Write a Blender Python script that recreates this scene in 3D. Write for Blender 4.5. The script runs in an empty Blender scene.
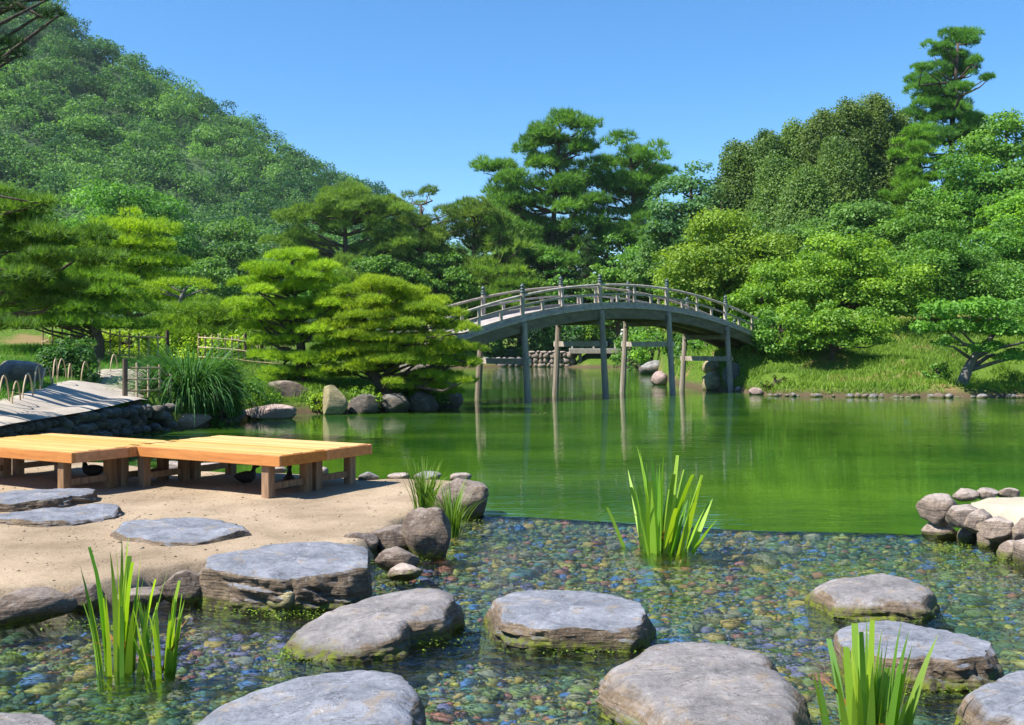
import bpy, bmesh, math, random
import numpy as np
from mathutils import Vector
R_ = math.radians
S = bpy.context.scene
COL = S.collection
F, YH, H = 1050.0, 347.0, 1.9          # focal length in pixels, horizon row, eye height over the water

def W(px, py, z=0.0):
    y = F*(H-z)/(py-YH)
    return np.array([(px-512)/F*y, y, z])
def WD(px, py, d):
    return np.array([(px-512)/F*d, d, H+(YH-py)/F*d])

# ------------------------------------------------------------------ noise
def _h(ix, iy, iz, s):
    n = (ix*374761393 + iy*668265263 + iz*1274126177 + s*974711) & 0x7fffffff
    n = ((n ^ (n >> 13))*1274126177) & 0x7fffffff
    n = (n ^ (n >> 16)) & 0xffff
    return n/32767.5-1.0
def vnoise(P, s=0):
    P = np.asarray(P, float)
    i = np.floor(P).astype(np.int64); f = P-i; f = f*f*(3-2*f)
    x, y, z = i[:, 0], i[:, 1], i[:, 2]
    fx, fy, fz = f[:, 0], f[:, 1], f[:, 2]
    def L(a, b, t): return a+(b-a)*t
    c = [[[_h(x+a, y+b, z+d, s) for d in (0, 1)] for b in (0, 1)] for a in (0, 1)]
    return L(L(L(c[0][0][0], c[1][0][0], fx), L(c[0][1][0], c[1][1][0], fx), fy),
             L(L(c[0][0][1], c[1][0][1], fx), L(c[0][1][1], c[1][1][1], fx), fy), fz)
def fbm(P, o=4, s=0):
    P = np.asarray(P, float); a, t = 1.0, 0
    for k in range(o):
        t = t+a*vnoise(P*(2.03**k)+k*17.3, s+k); a *= .5
    return t
def xyz(x, y, z=0):
    return np.stack([np.asarray(x, float), np.asarray(y, float), np.zeros_like(x, float)+z], 1)

# ------------------------------------------------------------------ objects
def tag(o, label=None, cat=None, group=None, kind=None):
    if label: o['label'] = label
    if cat: o['category'] = cat
    if group: o['group'] = group
    if kind: o['kind'] = kind
    return o
def empty(name, loc, label, cat, group=None, rz=0.0):
    o = bpy.data.objects.new(name, None); COL.objects.link(o)
    o.location = [float(v) for v in loc]; o.rotation_euler = (0, 0, rz); o.empty_display_size = .2
    return tag(o, label, cat, group)
def link_mesh(name, me, mat, parent=None, loc=None):
    if mat is not None: me.materials.append(mat)
    o = bpy.data.objects.new(name, me); COL.objects.link(o)
    if parent is not None: o.parent = parent
    if loc is not None: o.location = [float(v) for v in loc]
    return o
def np_mesh(name, V, Q, tint=None, smooth=False):
    me = bpy.data.meshes.new(name)
    V = np.asarray(V, np.float32); Q = np.asarray(Q, np.int32); k = Q.shape[1]
    me.vertices.add(len(V)); me.vertices.foreach_set('co', V.ravel())
    me.loops.add(Q.size); me.loops.foreach_set('vertex_index', Q.ravel())
    me.polygons.add(len(Q)); me.polygons.foreach_set('loop_start', np.arange(0, Q.size, k, dtype=np.int32))
    if smooth: me.polygons.foreach_set('use_smooth', np.ones(len(Q), bool))
    if tint is not None:
        a = me.attributes.new('tint', 'FLOAT', 'FACE'); a.data.foreach_set('value', np.asarray(tint, np.float32))
    me.update(calc_edges=True); me.validate()
    return me
def obj_np(name, V, Q, mat, parent=None, tint=None, smooth=False, loc=None):
    return link_mesh(name, np_mesh(name, V, Q, tint, smooth), mat, parent, loc)
def copy_tree(o, parent=None):
    c = o.copy(); COL.objects.link(c)
    if parent is not None: c.parent = parent
    for ch in list(o.children): copy_tree(ch, c)
    return c

class MB:
    """collects boxes, tubes and lathes into one mesh"""
    def __init__(s): s.v = []; s.f = []
    def add(s, V, Fc):
        n = len(s.v); s.v += [tuple(map(float, p)) for p in V]; s.f += [tuple(i+n for i in q) for q in Fc]
    def frame_box(s, c, ax, ay, az, sx, sy, sz):
        c = np.array(c, float); ax, ay, az = [np.array(a, float) for a in (ax, ay, az)]
        V = [c+ax*sx*a/2+ay*sy*b/2+az*sz*d/2 for d in (-1, 1) for b in (-1, 1) for a in (-1, 1)]
        s.add(V, [(0, 2, 3, 1), (4, 5, 7, 6), (0, 1, 5, 4), (2, 6, 7, 3), (0, 4, 6, 2), (1, 3, 7, 5)])
    def box(s, x0, x1, y0, y1, z0, z1):
        s.frame_box(((x0+x1)/2, (y0+y1)/2, (z0+z1)/2), (1, 0, 0), (0, 1, 0), (0, 0, 1), x1-x0, y1-y0, z1-z0)
    def tube(s, P, r, n=8):
        P = [np.array(p, float) for p in P]; r = r if hasattr(r, '__len__') else [r]*len(P)
        n0 = len(s.v); ref = None
        for i, p in enumerate(P):
            t = P[min(i+1, len(P)-1)]-P[max(i-1, 0)]; t = t/(np.linalg.norm(t)+1e-9)
            if ref is None: ref = np.array((1., 0, 0)) if abs(t[0]) < .8 else np.array((0, 1., 0))
            a = ref-t*ref.dot(t); a /= np.linalg.norm(a)+1e-9; ref = a; b = np.cross(t, a)
            for k in range(n):
                th = 2*math.pi*k/n; s.v.append(tuple(p+(a*math.cos(th)+b*math.sin(th))*r[i]))
        for i in range(len(P)-1):
            for k in range(n):
                a, b = n0+i*n+k, n0+i*n+(k+1) % n
                s.f.append((a, b, b+n, a+n))
        s.f.append(tuple(n0+k for k in range(n))[::-1]); m = n0+(len(P)-1)*n; s.f.append(tuple(m+k for k in range(n)))
    def lathe(s, c, prof, n=12):
        c = np.array(c, float); n0 = len(s.v)
        for (r, z) in prof:
            for k in range(n):
                th = 2*math.pi*k/n; s.v.append((c[0]+r*math.cos(th), c[1]+r*math.sin(th), c[2]+z))
        for i in range(len(prof)-1):
            for k in range(n):
                a, b = n0+i*n+k, n0+i*n+(k+1) % n; s.f.append((a, b, b+n, a+n))
        m = n0+(len(prof)-1)*n; s.f.append(tuple(m+k for k in range(n))); s.f.append(tuple(n0+k for k in range(n))[::-1])
    def build(s, name, mat, parent=None, loc=None, smooth=False, bevel=0):
        me = bpy.data.meshes.new(name); me.from_pydata(s.v, [], s.f)
        if smooth: me.polygons.foreach_set('use_smooth', np.ones(len(me.polygons), bool))
        me.update()
        if bevel:
            bm = bmesh.new(); bm.from_mesh(me)
            bmesh.ops.bevel(bm, geom=list(bm.edges), offset=bevel, segments=1, affect='EDGES', clamp_overlap=True)
            bm.to_mesh(me); bm.free()
        return link_mesh(name, me, mat, parent, loc)

# ------------------------------------------------------------------ materials
def mat_new(name):
    m = bpy.data.materials.new(name); m.use_nodes = True; nt = m.node_tree; nt.nodes.clear()
    out = nt.nodes.new('ShaderNodeOutputMaterial')
    return m, nt, out
def N(nt, typ, **kw):
    n = nt.nodes.new(typ)
    for k, v in kw.items():
        if k.startswith('i_'):
            n.inputs[k[2:].replace('_', ' ')].default_value = v
        else: setattr(n, k, v)
    return n
def ramp(nt, src, stops, interp='LINEAR'):
    r = nt.nodes.new('ShaderNodeValToRGB'); r.color_ramp.interpolation = interp
    e = r.color_ramp.elements
    while len(e) < len(stops): e.new(.5)
    for el, (p, c) in zip(e, stops): el.position = p; el.color = (c[0], c[1], c[2], 1)
    nt.links.new(src, r.inputs[0]); return r.outputs[0]
def noise(nt, vec, scale, detail=4, rough=.55, dist=0):
    n = N(nt, 'ShaderNodeTexNoise'); n.inputs['Scale'].default_value = scale
    n.inputs['Detail'].default_value = detail; n.inputs['Roughness'].default_value = rough; n.inputs['Distortion'].default_value = dist
    if vec is not None: nt.links.new(vec, n.inputs['Vector'])
    return n.outputs[0]
def vecscale(nt, vec, s):
    m = N(nt, 'ShaderNodeMapping'); m.inputs['Scale'].default_value = s; nt.links.new(vec, m.inputs['Vector']); return m.outputs[0]
def mixc(nt, fac, a, b, mode='MIX'):
    m = N(nt, 'ShaderNodeMix', data_type='RGBA', blend_type=mode)
    for sock, v in ((m.inputs[0], fac), (m.inputs[6], a), (m.inputs[7], b)):
        if hasattr(v, 'is_linked') or hasattr(v, 'links'): nt.links.new(v, sock)
        elif isinstance(v, (int, float)): sock.default_value = v
        else: sock.default_value = (v[0], v[1], v[2], 1)
    return m.outputs[2]
def math_(nt, op, a, b=0.0, c=None, clamp=False):
    m = N(nt, 'ShaderNodeMath', operation=op); m.use_clamp = clamp
    for k, v in enumerate((a, b) if c is None else (a, b, c)):
        if hasattr(v, 'links'): nt.links.new(v, m.inputs[k])
        else: m.inputs[k].default_value = v
    return m.outputs[0]
def maprange(nt, v, a, b, c=0., d=1.):
    m = N(nt, 'ShaderNodeMapRange'); m.inputs[1].default_value = a; m.inputs[2].default_value = b
    m.inputs[3].default_value = c; m.inputs[4].default_value = d; nt.links.new(v, m.inputs[0]); return m.outputs[0]
def bump(nt, h, strength=.5, dist=.02, prev=None):
    b = N(nt, 'ShaderNodeBump'); b.inputs['Strength'].default_value = strength; b.inputs['Distance'].default_value = dist
    nt.links.new(h, b.inputs['Height'])
    if prev is not None: nt.links.new(prev, b.inputs['Normal'])
    return b.outputs[0]
def principled(nt, out, col, rough=.8, nrm=None, spec=.3):
    p = N(nt, 'ShaderNodeBsdfPrincipled')
    for sock, v in (('Base Color', col), ('Roughness', rough)):
        if hasattr(v, 'links'): nt.links.new(v, p.inputs[sock])
        elif isinstance(v, (int, float)): p.inputs[sock].default_value = v
        else: p.inputs[sock].default_value = (v[0], v[1], v[2], 1)
    p.inputs['Specular IOR Level'].default_value = spec
    if nrm is not None: nt.links.new(nrm, p.inputs['Normal'])
    nt.links.new(p.outputs[0], out.inputs[0]); return p
def objco(nt): return N(nt, 'ShaderNodeTexCoord').outputs['Object']
def worldpos(nt): return N(nt, 'ShaderNodeNewGeometry').outputs['Position']

def leaf_mat(name, A, B, trans=.48, gloss=.025):
    m, nt, out = mat_new(name)
    at = N(nt, 'ShaderNodeAttribute', attribute_name='tint')
    oi = N(nt, 'ShaderNodeObjectInfo')
    col = mixc(nt, at.outputs['Fac'], A, B)
    hs = N(nt, 'ShaderNodeHueSaturation'); nt.links.new(col, hs.inputs['Color'])
    nt.links.new(maprange(nt, oi.outputs['Random'], 0, 1, .496, .512), hs.inputs['Hue'])
    nt.links.new(maprange(nt, oi.outputs['Random'], 0, 1, .9, 1.15), hs.inputs['Value'])
    c = hs.outputs[0]
    d = N(nt, 'ShaderNodeBsdfDiffuse'); t = N(nt, 'ShaderNodeBsdfTranslucent'); g = N(nt, 'ShaderNodeBsdfGlossy'); g.inputs['Roughness'].default_value = .6
    nt.links.new(c, d.inputs[0])
    tc = mixc(nt, 1.0, c, (1.15, 1.1, .55), 'MULTIPLY'); nt.links.new(tc, t.inputs[0])
    mx = N(nt, 'ShaderNodeMixShader'); mx.inputs[0].default_value = trans
    nt.links.new(d.outputs[0], mx.inputs[1]); nt.links.new(t.outputs[0], mx.inputs[2])
    m2 = N(nt, 'ShaderNodeMixShader'); m2.inputs[0].default_value = gloss
    nt.links.new(mx.outputs[0], m2.inputs[1]); nt.links.new(g.outputs[0], m2.inputs[2])
    nt.links.new(m2.outputs[0], out.inputs[0]); return m
LM = {
 'mid':   leaf_mat('leaf_mid',   (.05, .155, .02), (.18, .38, .04)),
 'mid2':  leaf_mat('leaf_mid_cool', (.05, .145, .03), (.18, .34, .055)),
 'yg':    leaf_mat('leaf_yellow_green', (.16, .29, .014), (.42, .54, .022)),
 'dark':  leaf_mat('leaf_dark',  (.02, .05, .016), (.05, .10, .022), .25),
 'blue':  leaf_mat('leaf_blue',  (.045, .14, .05), (.15, .30, .085)),
 'olive': leaf_mat('leaf_olive', (.08, .155, .022), (.24, .36, .045)),
 'brown': leaf_mat('leaf_brown_green', (.06, .13, .028), (.20, .31, .06)),
 'bright': leaf_mat('leaf_bright', (.09, .22, .018), (.27, .45, .03)),
 'maple': leaf_mat('leaf_maple', (.10, .21, .016), (.27, .42, .035)),
 'pine':  leaf_mat('needle_pine', (.055, .145, .022), (.20, .37, .04)),
 'pineyg': leaf_mat('needle_garden_pine', (.16, .31, .018), (.44, .60, .03)),
 'hill':  leaf_mat('leaf_hill', (.022, .10, .035), (.17, .36, .07)),
 'grass': leaf_mat('grass_blade', (.08, .17, .012), (.22, .33, .025), .4),
 'pampas': leaf_mat('pampas_blade', (.03, .1, .02), (.10, .24, .05), .35),
 'iris':  leaf_mat('iris_blade', (.10, .26, .01), (.42, .60, .025), .5, .05),
 'dry':   leaf_mat('dry_blade', (.25, .10, .03), (.4, .2, .06), .3),
 'algae': leaf_mat('algae_leaf', (.06, .11, .008), (.18, .25, .02), .3),
 'gold':  leaf_mat('leaf_gold', (.28, .26, .02), (.5, .42, .03), .3),
}
def bark_mat(name, A, B):
    m, nt, out = mat_new(name); v = objco(nt)
    n = noise(nt, vecscale(nt, v, (6, 6, 1.6)), 3, 5, .65)
    principled(nt, out, ramp(nt, n, [(.3, A), (.7, B)]), .95, bump(nt, n, .8, .04)); return m
BARK = bark_mat('bark', (.035, .025, .02), (.12, .09, .07))
BARKL = bark_mat('bark_grey', (.07, .065, .06), (.22, .2, .18))

def stone_mat(name, top, top2, side, side2, moss=1.0, waterz=0.0):
    m, nt, out = mat_new(name); v = objco(nt); wp = worldpos(nt)
    n1 = noise(nt, v, 3.2, 7, .62); n2 = noise(nt, v, 22, 5, .7); n3 = noise(nt, vecscale(nt, v, (2, 2, 26)), 2.2, 4, .6, .6)
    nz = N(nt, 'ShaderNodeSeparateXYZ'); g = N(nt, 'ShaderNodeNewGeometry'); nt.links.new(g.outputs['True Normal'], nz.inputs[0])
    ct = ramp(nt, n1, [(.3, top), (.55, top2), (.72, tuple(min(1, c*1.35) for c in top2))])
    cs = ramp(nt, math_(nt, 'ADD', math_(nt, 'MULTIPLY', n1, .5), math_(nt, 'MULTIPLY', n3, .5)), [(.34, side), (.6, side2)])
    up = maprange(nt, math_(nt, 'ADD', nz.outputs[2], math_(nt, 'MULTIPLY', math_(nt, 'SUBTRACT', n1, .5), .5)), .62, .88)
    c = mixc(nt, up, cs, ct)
    # lichen and rust blotches with a shape of their own
    bl = noise(nt, v, 5.5, 6, .7, .4)
    c = mixc(nt, maprange(nt, bl, .54, .66, 0, .62), c, (.30, .225, .14))
    bl2 = noise(nt, v, 41, 4, .7)
    c = mixc(nt, maprange(nt, bl2, .60, .68, 0, .5), c, (.46, .46, .44))
    cr = noise(nt, vecscale(nt, v, (1.2, 3.2, 1.2)), 2.4, 5, .6, 1.2); crk = math_(nt, 'ABSOLUTE', math_(nt, 'SUBTRACT', cr, .5))
    c = mixc(nt, maprange(nt, crk, .0, .010, .75, 0), c, (.05, .045, .04))
    c = mixc(nt, maprange(nt, n2, .3, .75, .0, 1), mixc(nt, 1.0, c, (.62, .6, .6), 'MULTIPLY'), c)
    # wet line and moss just above the water
    pz = N(nt, 'ShaderNodeSeparateXYZ'); nt.links.new(wp, pz.inputs[0])
    zz = math_(nt, 'ADD', math_(nt, 'SUBTRACT', pz.outputs[2], waterz), math_(nt, 'MULTIPLY', math_(nt, 'SUBTRACT', n1, .5), -.16))
    mossf = math_(nt, 'MULTIPLY', maprange(nt, zz, .085, .03), maprange(nt, n2, .42, .56, 0, moss))
    c = mixc(nt, maprange(nt, zz, .085, .03, 0, .72), c, (.03, .028, .02))
    c = mixc(nt, mossf, c, (.11, .13, .012))
    b = bump(nt, math_(nt, 'MULTIPLY', n3, maprange(nt, up, 0, 1, 1, .0)), .75, .02); b = bump(nt, n2, .7, .014, b); b = bump(nt, noise(nt, vecscale(nt, v, (2.5, 7, 2)), 2.6, 6, .65, .9), .6, .03, b); b = bump(nt, noise(nt, v, 90, 3), .35, .004, b)
    principled(nt, out, c, .82, b, .25); return m
SLATE = stone_mat('slate_stone', (.125, .14, .17), (.235, .25, .29), (.07, .05, .032), (.23, .17, .115))
SLATE2 = stone_mat('warm_slate_stone', (.145, .14, .145), (.26, .245, .245), (.09, .064, .04), (.30, .225, .155), 1.0)
BOULD = stone_mat('bank_boulder', (.165, .13, .11), (.29, .24, .205), (.07, .05, .04), (.20, .15, .115))
BOULDK = stone_mat('dark_wall_stone', (.10, .10, .10), (.20, .195, .185), (.045, .04, .035), (.14, .12, .10))
BOULDW = stone_mat('warm_boulder', (.30, .25, .215), (.46, .39, .34), (.15, .115, .09), (.32, .25, .20), .9)
BOULDG = stone_mat('grey_boulder', (.16, .165, .17), (.30, .30, .30), (.07, .065, .06), (.20, .18, .16), .9)
BOULDP = stone_mat('pink_boulder', (.36, .25, .22), (.5, .38, .34), (.2, .14, .12), (.35, .26, .23), .5)
BOULDY = stone_mat('yellow_boulder', (.34, .30, .17), (.52, .46, .28), (.16, .14, .07), (.42, .36, .2), .5)

def simple_mat(name, A, B, scale, rough=.85, bs=.4, bd=.01, stretch=None, spec=.3, detail=5):
    m, nt, out = mat_new(name); v = objco(nt)
    if stretch: v = vecscale(nt, v, stretch)
    n = noise(nt, v, scale, detail, .6)
    n2 = noise(nt, v, scale*6, 4, .6)
    c = ramp(nt, math_(nt, 'ADD', math_(nt, 'MULTIPLY', n, .65), math_(nt, 'MULTIPLY', n2, .35)), [(.34, A), (.64, B)])
    oi = N(nt, 'ShaderNodeObjectInfo'); hs = N(nt, 'ShaderNodeHueSaturation'); nt.links.new(c, hs.inputs['Color']); nt.links.new(maprange(nt, oi.outputs['Random'], 0, 1, .82, 1.12), hs.inputs['Value']); nt.links.new(maprange(nt, oi.outputs['Random'], 0, 1, 1.05, .86), hs.inputs['Saturation'])
    principled(nt, out, hs.outputs[0], rough, bump(nt, n2, bs, bd), spec); return m
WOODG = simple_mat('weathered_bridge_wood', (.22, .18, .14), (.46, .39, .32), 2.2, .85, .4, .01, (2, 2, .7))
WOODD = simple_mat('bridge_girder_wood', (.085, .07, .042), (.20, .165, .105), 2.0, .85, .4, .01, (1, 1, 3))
WOODB = simple_mat('bridge_pile_wood', (.16, .13, .10), (.34, .28, .22), 2.5, .85, .5, .012, (5, 5, .6))
WOODP = simple_mat('bridge_deck_wood', (.28, .245, .23), (.45, .40, .38), 3.0, .85, .4, .01)
BRONZE = simple_mat('finial_bronze', (.02, .035, .035), (.06, .10, .09), 8, .45, .2, .004, None, .5)
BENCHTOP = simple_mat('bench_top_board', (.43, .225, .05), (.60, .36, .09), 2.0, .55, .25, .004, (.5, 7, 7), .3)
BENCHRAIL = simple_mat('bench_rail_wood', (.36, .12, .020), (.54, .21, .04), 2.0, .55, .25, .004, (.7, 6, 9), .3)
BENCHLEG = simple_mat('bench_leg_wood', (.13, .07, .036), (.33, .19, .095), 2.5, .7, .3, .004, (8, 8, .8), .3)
BAMBOO = simple_mat('dry_bamboo', (.33, .23, .12), (.55, .42, .26), 6, .6, .2, .004, (3, 3, .6))
BAMBOOP = simple_mat('pale_bamboo', (.42, .35, .25), (.62, .55, .45), 6, .6, .2, .004)
POSTW = simple_mat('dark_post_wood', (.05, .035, .025), (.14, .10, .07), 5, .9, .4, .006, (3, 3, .6))
BIRD = simple_mat('bird_feather', (.012, .011, .010), (.04, .034, .028), 14, .7, .3, .004)
SANDM = None
def sand_mat(name, A, B, spk=.75):
    m, nt, out = mat_new(name); v = worldpos(nt)
    n1 = noise(nt, v, 1.1, 6, .65); n2 = noise(nt, v, 26, 8, .85); n3 = noise(nt, v, 75, 4, .8)
    c = ramp(nt, math_(nt, 'ADD', math_(nt, 'MULTIPLY', n1, .6), math_(nt, 'MULTIPLY', n2, .4)), [(.38, A), (.60, B)])
    c = mixc(nt, maprange(nt, n3, .35, .48, spk, 0), c, tuple(x*.42 for x in A))
    c = mixc(nt, maprange(nt, n3, .62, .72, 0, .6), c, tuple(min(.8, x*1.5) for x in B))
    b = bump(nt, n2, .5, .012); b = bump(nt, n3, .6, .006, b)
    principled(nt, out, c, .95, b, .15); return m
SANDM = sand_mat('packed_sand', (.215, .16, .105), (.40, .31, .215))
SANDW = sand_mat('white_sand', (.36, .32, .24), (.48, .43, .33), .3)
PATHM = sand_mat('pale_path_gravel', (.30, .26, .22), (.50, .44, .37), .6)

def ground_mat():
    m, nt, out = mat_new('garden_ground'); v = worldpos(nt)
    n1 = noise(nt, v, .35, 5, .6); n2 = noise(nt, v, 7, 5, .7)
    c = ramp(nt, n2, [(.3, (.035, .075, .010)), (.65, (.11, .18, .02))])
    c = mixc(nt, maprange(nt, n1, .55, .66, 0, .85), c, (.24, .16, .08))
    pz = N(nt, 'ShaderNodeSeparateXYZ'); nt.links.new(v, pz.inputs[0])
    zz = math_(nt, 'ADD', pz.outputs[2], math_(nt, 'MULTIPLY', n2, -.3))
    c = mixc(nt, maprange(nt, zz, .22, -.05), c, (.09, .065, .04))
    principled(nt, out, c, .95, bump(nt, n2, .8, .06), .1); return m
GROUND = ground_mat()
def bed_mat():
    m, nt, out = mat_new('stream_bed'); v = worldpos(nt)
    n1 = noise(nt, v, 1.4, 4, .6); n2 = noise(nt, v, 26, 5, .7)
    c = ramp(nt, n2, [(.3, (.06, .09, .04)), (.5, (.17, .17, .06)), (.7, (.32, .25, .10))])
    c = mixc(nt, maprange(nt, n1, .45, .6, 0, .7), c, (.05, .11, .09))
    principled(nt, out, c, .9, bump(nt, n2, .7, .02), .2); return m
def pebble_mat():
    m, nt, out = mat_new('bed_pebble')
    at = N(nt, 'ShaderNodeAttribute', attribute_name='tint'); n2 = noise(nt, worldpos(nt), 60, 4, .6)
    c = ramp(nt, at.outputs['Fac'], [(0, (.09, .15, .07)), (.12, (.28, .29, .07)), (.26, (.52, .38, .08)), (.36, (.33, .25, .14)), (.46, (.12, .25, .24)),
              (.51, (.10, .19, .46)), (.62, (.26, .29, .11)), (.69, (.50, .15, .10)), (.76, (.36, .27, .17)), (.86, (.60, .33, .08)), (.93, (.25, .18, .34))], 'CONSTANT')
    c = mixc(nt, maprange(nt, n2, .35, .7), mixc(nt, 1.0, c, (.55, .6, .5), 'MULTIPLY'), c)
    principled(nt, out, c, .7, None, .3); return m
def water_mat(name, clear):
    m, nt, out = mat_new(name); v = worldpos(nt)
    if clear:
        w1 = noise(nt, vecscale(nt, v, (1, 1.7, 1)), 3.2, 3, .55, .8); w2 = noise(nt, vecscale(nt, v, (1, 1.5, 1)), 13, 3, .55, .5)
        nr = bump(nt, w1, .8, .085); nr = bump(nt, w2, .8, .018, nr)
        gl = N(nt, 'ShaderNodeBsdfGlossy'); gl.inputs['Roughness'].default_value = .02; gl.inputs['Color'].default_value = (1, 1, 1, 1)
        nt.links.new(nr, gl.inputs['Normal'])
        tr = N(nt, 'ShaderNodeBsdfTransparent'); tr.inputs['Color'].default_value = (.78, .94, 1.0, 1)  # bluish tint put into the transparency, standing in for reflected sky sheen
        fr = N(nt, 'ShaderNodeFresnel'); fr.inputs['IOR'].default_value = 1.42; nt.links.new(nr, fr.inputs['Normal'])
        rf = N(nt, 'ShaderNodeBsdfRefraction'); rf.inputs['IOR'].default_value = 1.2; rf.inputs['Roughness'].default_value = .0; rf.inputs['Color'].default_value = (.9, .98, .97, 1); nt.links.new(nr, rf.inputs['Normal'])
        m0 = N(nt, 'ShaderNodeMixShader'); m0.inputs[0].default_value = .16; nt.links.new(tr.outputs[0], m0.inputs[1]); nt.links.new(rf.outputs[0], m0.inputs[2])
        mx = N(nt, 'ShaderNodeMixShader'); nt.links.new(fr.outputs[0], mx.inputs[0])
        nt.links.new(m0.outputs[0], mx.inputs[1]); nt.links.new(gl.outputs[0], mx.inputs[2]); nt.links.new(mx.outputs[0], out.inputs[0])
    else:
        w1 = noise(nt, vecscale(nt, v, (.45, 2.0, 1)), 1.3, 3, .5, .5); w2 = noise(nt, vecscale(nt, v, (.5, 1.7, 1)), 5.0, 2, .5, .3)
        big = noise(nt, v, .13, 3, .55)
        st = maprange(nt, big, .42, .60, .35, 1.0)
        nr = bump(nt, math_(nt, 'MULTIPLY', w1, st), .5, .016); nr = bump(nt, math_(nt, 'MULTIPLY', w2, st), .5, .010, nr)
        mur = noise(nt, vecscale(nt, v, (.5, 1.2, 1)), .35, 4, .6)
        p = principled(nt, out, ramp(nt, mur, [(.36, (.015, .058, .006)), (.62, (.045, .112, .010))]), .015, nr, .5); p.inputs['IOR'].default_value = 1.333
    return m
BED, PEB, WCLEAR, WPOND = bed_mat(), pebble_mat(), water_mat('clear_stream_water', True), water_mat('green_pond_water', False)

# ------------------------------------------------------------------ polygons and land
def inside(x, y, poly):
    poly = np.asarray(poly, float); r = np.zeros(x.shape, bool); n = len(poly)
    for i in range(n):
        x0, y0 = poly[i]; x1, y1 = poly[(i+1) % n]
        if y0 == y1: continue
        c = ((y0 > y) != (y1 > y)) & (x < (x1-x0)*(y-y0)/(y1-y0)+x0); r ^= c
    return r
def sdist(x, y, poly):                       # positive inside
    poly = np.asarray(poly, float); d = np.full(x.shape, 1e9); n = len(poly)
    for i in range(n):
        a = poly[i]; b = poly[(i+1) % n]; e = b-a; L = e.dot(e)+1e-12
        t = np.clip(((x-a[0])*e[0]+(y-a[1])*e[1])/L, 0, 1)
        d = np.minimum(d, np.hypot(x-a[0]-t*e[0], y-a[1]-t*e[1]))
    return np.where(inside(x, y, poly), d, -d)
def P2(px, py, z=0): p = W(px, py, z); return (p[0], p[1])
POND = [(-14, -8), (-9.4, 6), (-8.6, 15), (-8.2, 23.4), (-7.6, 24.0), P2(205, 428), P2(235, 421), P2(290, 415), P2(345, 414.5), P2(400, 412), P2(455, 407.5),
        P2(463, 404), (-2.2, 37.8), (-5, 41), (-7.5, 50), (-8, 75), (-6, 98), (0, 99.5), (6, 99.2), (12, 97), P2(650, 372), P2(660, 376), P2(672, 383), P2(700, 389), P2(745, 393), P2(772, 396.5),
        P2(860, 397.8), P2(1024, 398.5), (24, 37.5), (30, 33), (31, 10), (24, -8)]
CTRL = np.array([  # x, y, ground height
 (-8.8, 10, .7), (-8.6, 15.5, .7), (-8.3, 23, .62), (-8.3, 19.5, .66), (-8.3, 21.2, .62), (-8.5, 17.4, .70), (-9.0, 18.5, .93), (-9.6, 23, 1.12), (-10.4, 27, 1.32), (-12, 18, 1.25), (-15, 25, 1.9), (-14, 12, 1.3), (-11, 32, 1.45), (-14.4, 32, 1.9), (-9, 36, 1.25),
 (-6.6, 25.5, .45), (-6.3, 31, .78), (-4.3, 30.8, .5), (-3.0, 34, .75), (-2.9, 34.6, 1.5), (-5, 37, 1.2), (-12, 45, 1.6), (-20, 45, 2.6), (-20, 80, 3.2), (-9, 75, 1.2), (0, 103, 1.2), (10, 103, 1.4), (0, 118, 2.6), (-35, 120, 5), (-85, 120, 8), (12, 118, 3),
 (10.4, 42.3, .35), (13, 41, .35), (19, 40.3, .3), (11.8, 43.6, .9), (18.2, 52, 2.75), (13.3, 47.8, 2.0), (16.4, 44.5, 1.4), (20.5, 44, 1.15), (9.3, 62, .9), (12, 48.5, 1.9), (14, 62, 2.4), (25, 60, 3.6), (20, 75, 4.5), (40, 75, 7), (30, 100, 9),
 (60, 100, 12), (14, 90, 2.5), (60, 50, 5), (30, 46, 2.2), (12, 99, 1.3), (38, 88, 8), (26, 84, 6), (25, 38.5, .4), (32, 30, .8), (-30, 0, 2), (40, 0, 2)], float)
def hland(x, y):
    x = np.atleast_1d(np.asarray(x, float)); y = np.atleast_1d(np.asarray(y, float))
    num = np.zeros_like(x); den = np.zeros_like(x)
    for cx, cy, cz in CTRL:
        d2 = (x-cx)**2+(y-cy)**2+1.2; w = d2**-1.9; num += w*cz; den += w
    z = num/den
    sm_ = lambda t: np.clip(t, 0, 1)**2*(3-2*np.clip(t, 0, 1))
    pw_ = sm_((x+11.2)/1.8)*sm_((-7.2-x)/.5)*sm_((y-11)/2)*sm_((25.5-y)/2.5)         # the levelled path above its wall
    z = z*(1-pw_)+pw_*(.70+.30*np.maximum(0, -8.55-x)+.02*np.maximum(0, y-20))
    return z+.05*(1-.8*pw_)*fbm(xyz(x*.8, y*.8), 3, 5)
def ground_z(x, y): return float(max(zfull(np.array([float(x)]), np.array([float(y)]))[0], -.1))
def zfull(x, y):
    sd = -sdist(x, y, POND); h = hland(x, y)
    t = np.clip(sd/np.where((x < -7.4) & (y < 24.2), .12, .7), 0, 1); t = t*t*(3-2*t)
    up = .06+(h-.06)*t
    return np.where(sd > 0, up, np.maximum(-1.6, sd*1.2-.02))
def spaced(lo, a, b, hi, step, grow=1.22):
    core = list(np.arange(a, b, step)); left = []; s = step; x = a
    while x > lo: s *= grow; x -= s; left.append(x)
    right = []; s = step; x = core[-1]
    while x < hi: s *= grow; x += s; right.append(x)
    return np.array(left[::-1]+core+right)
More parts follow.
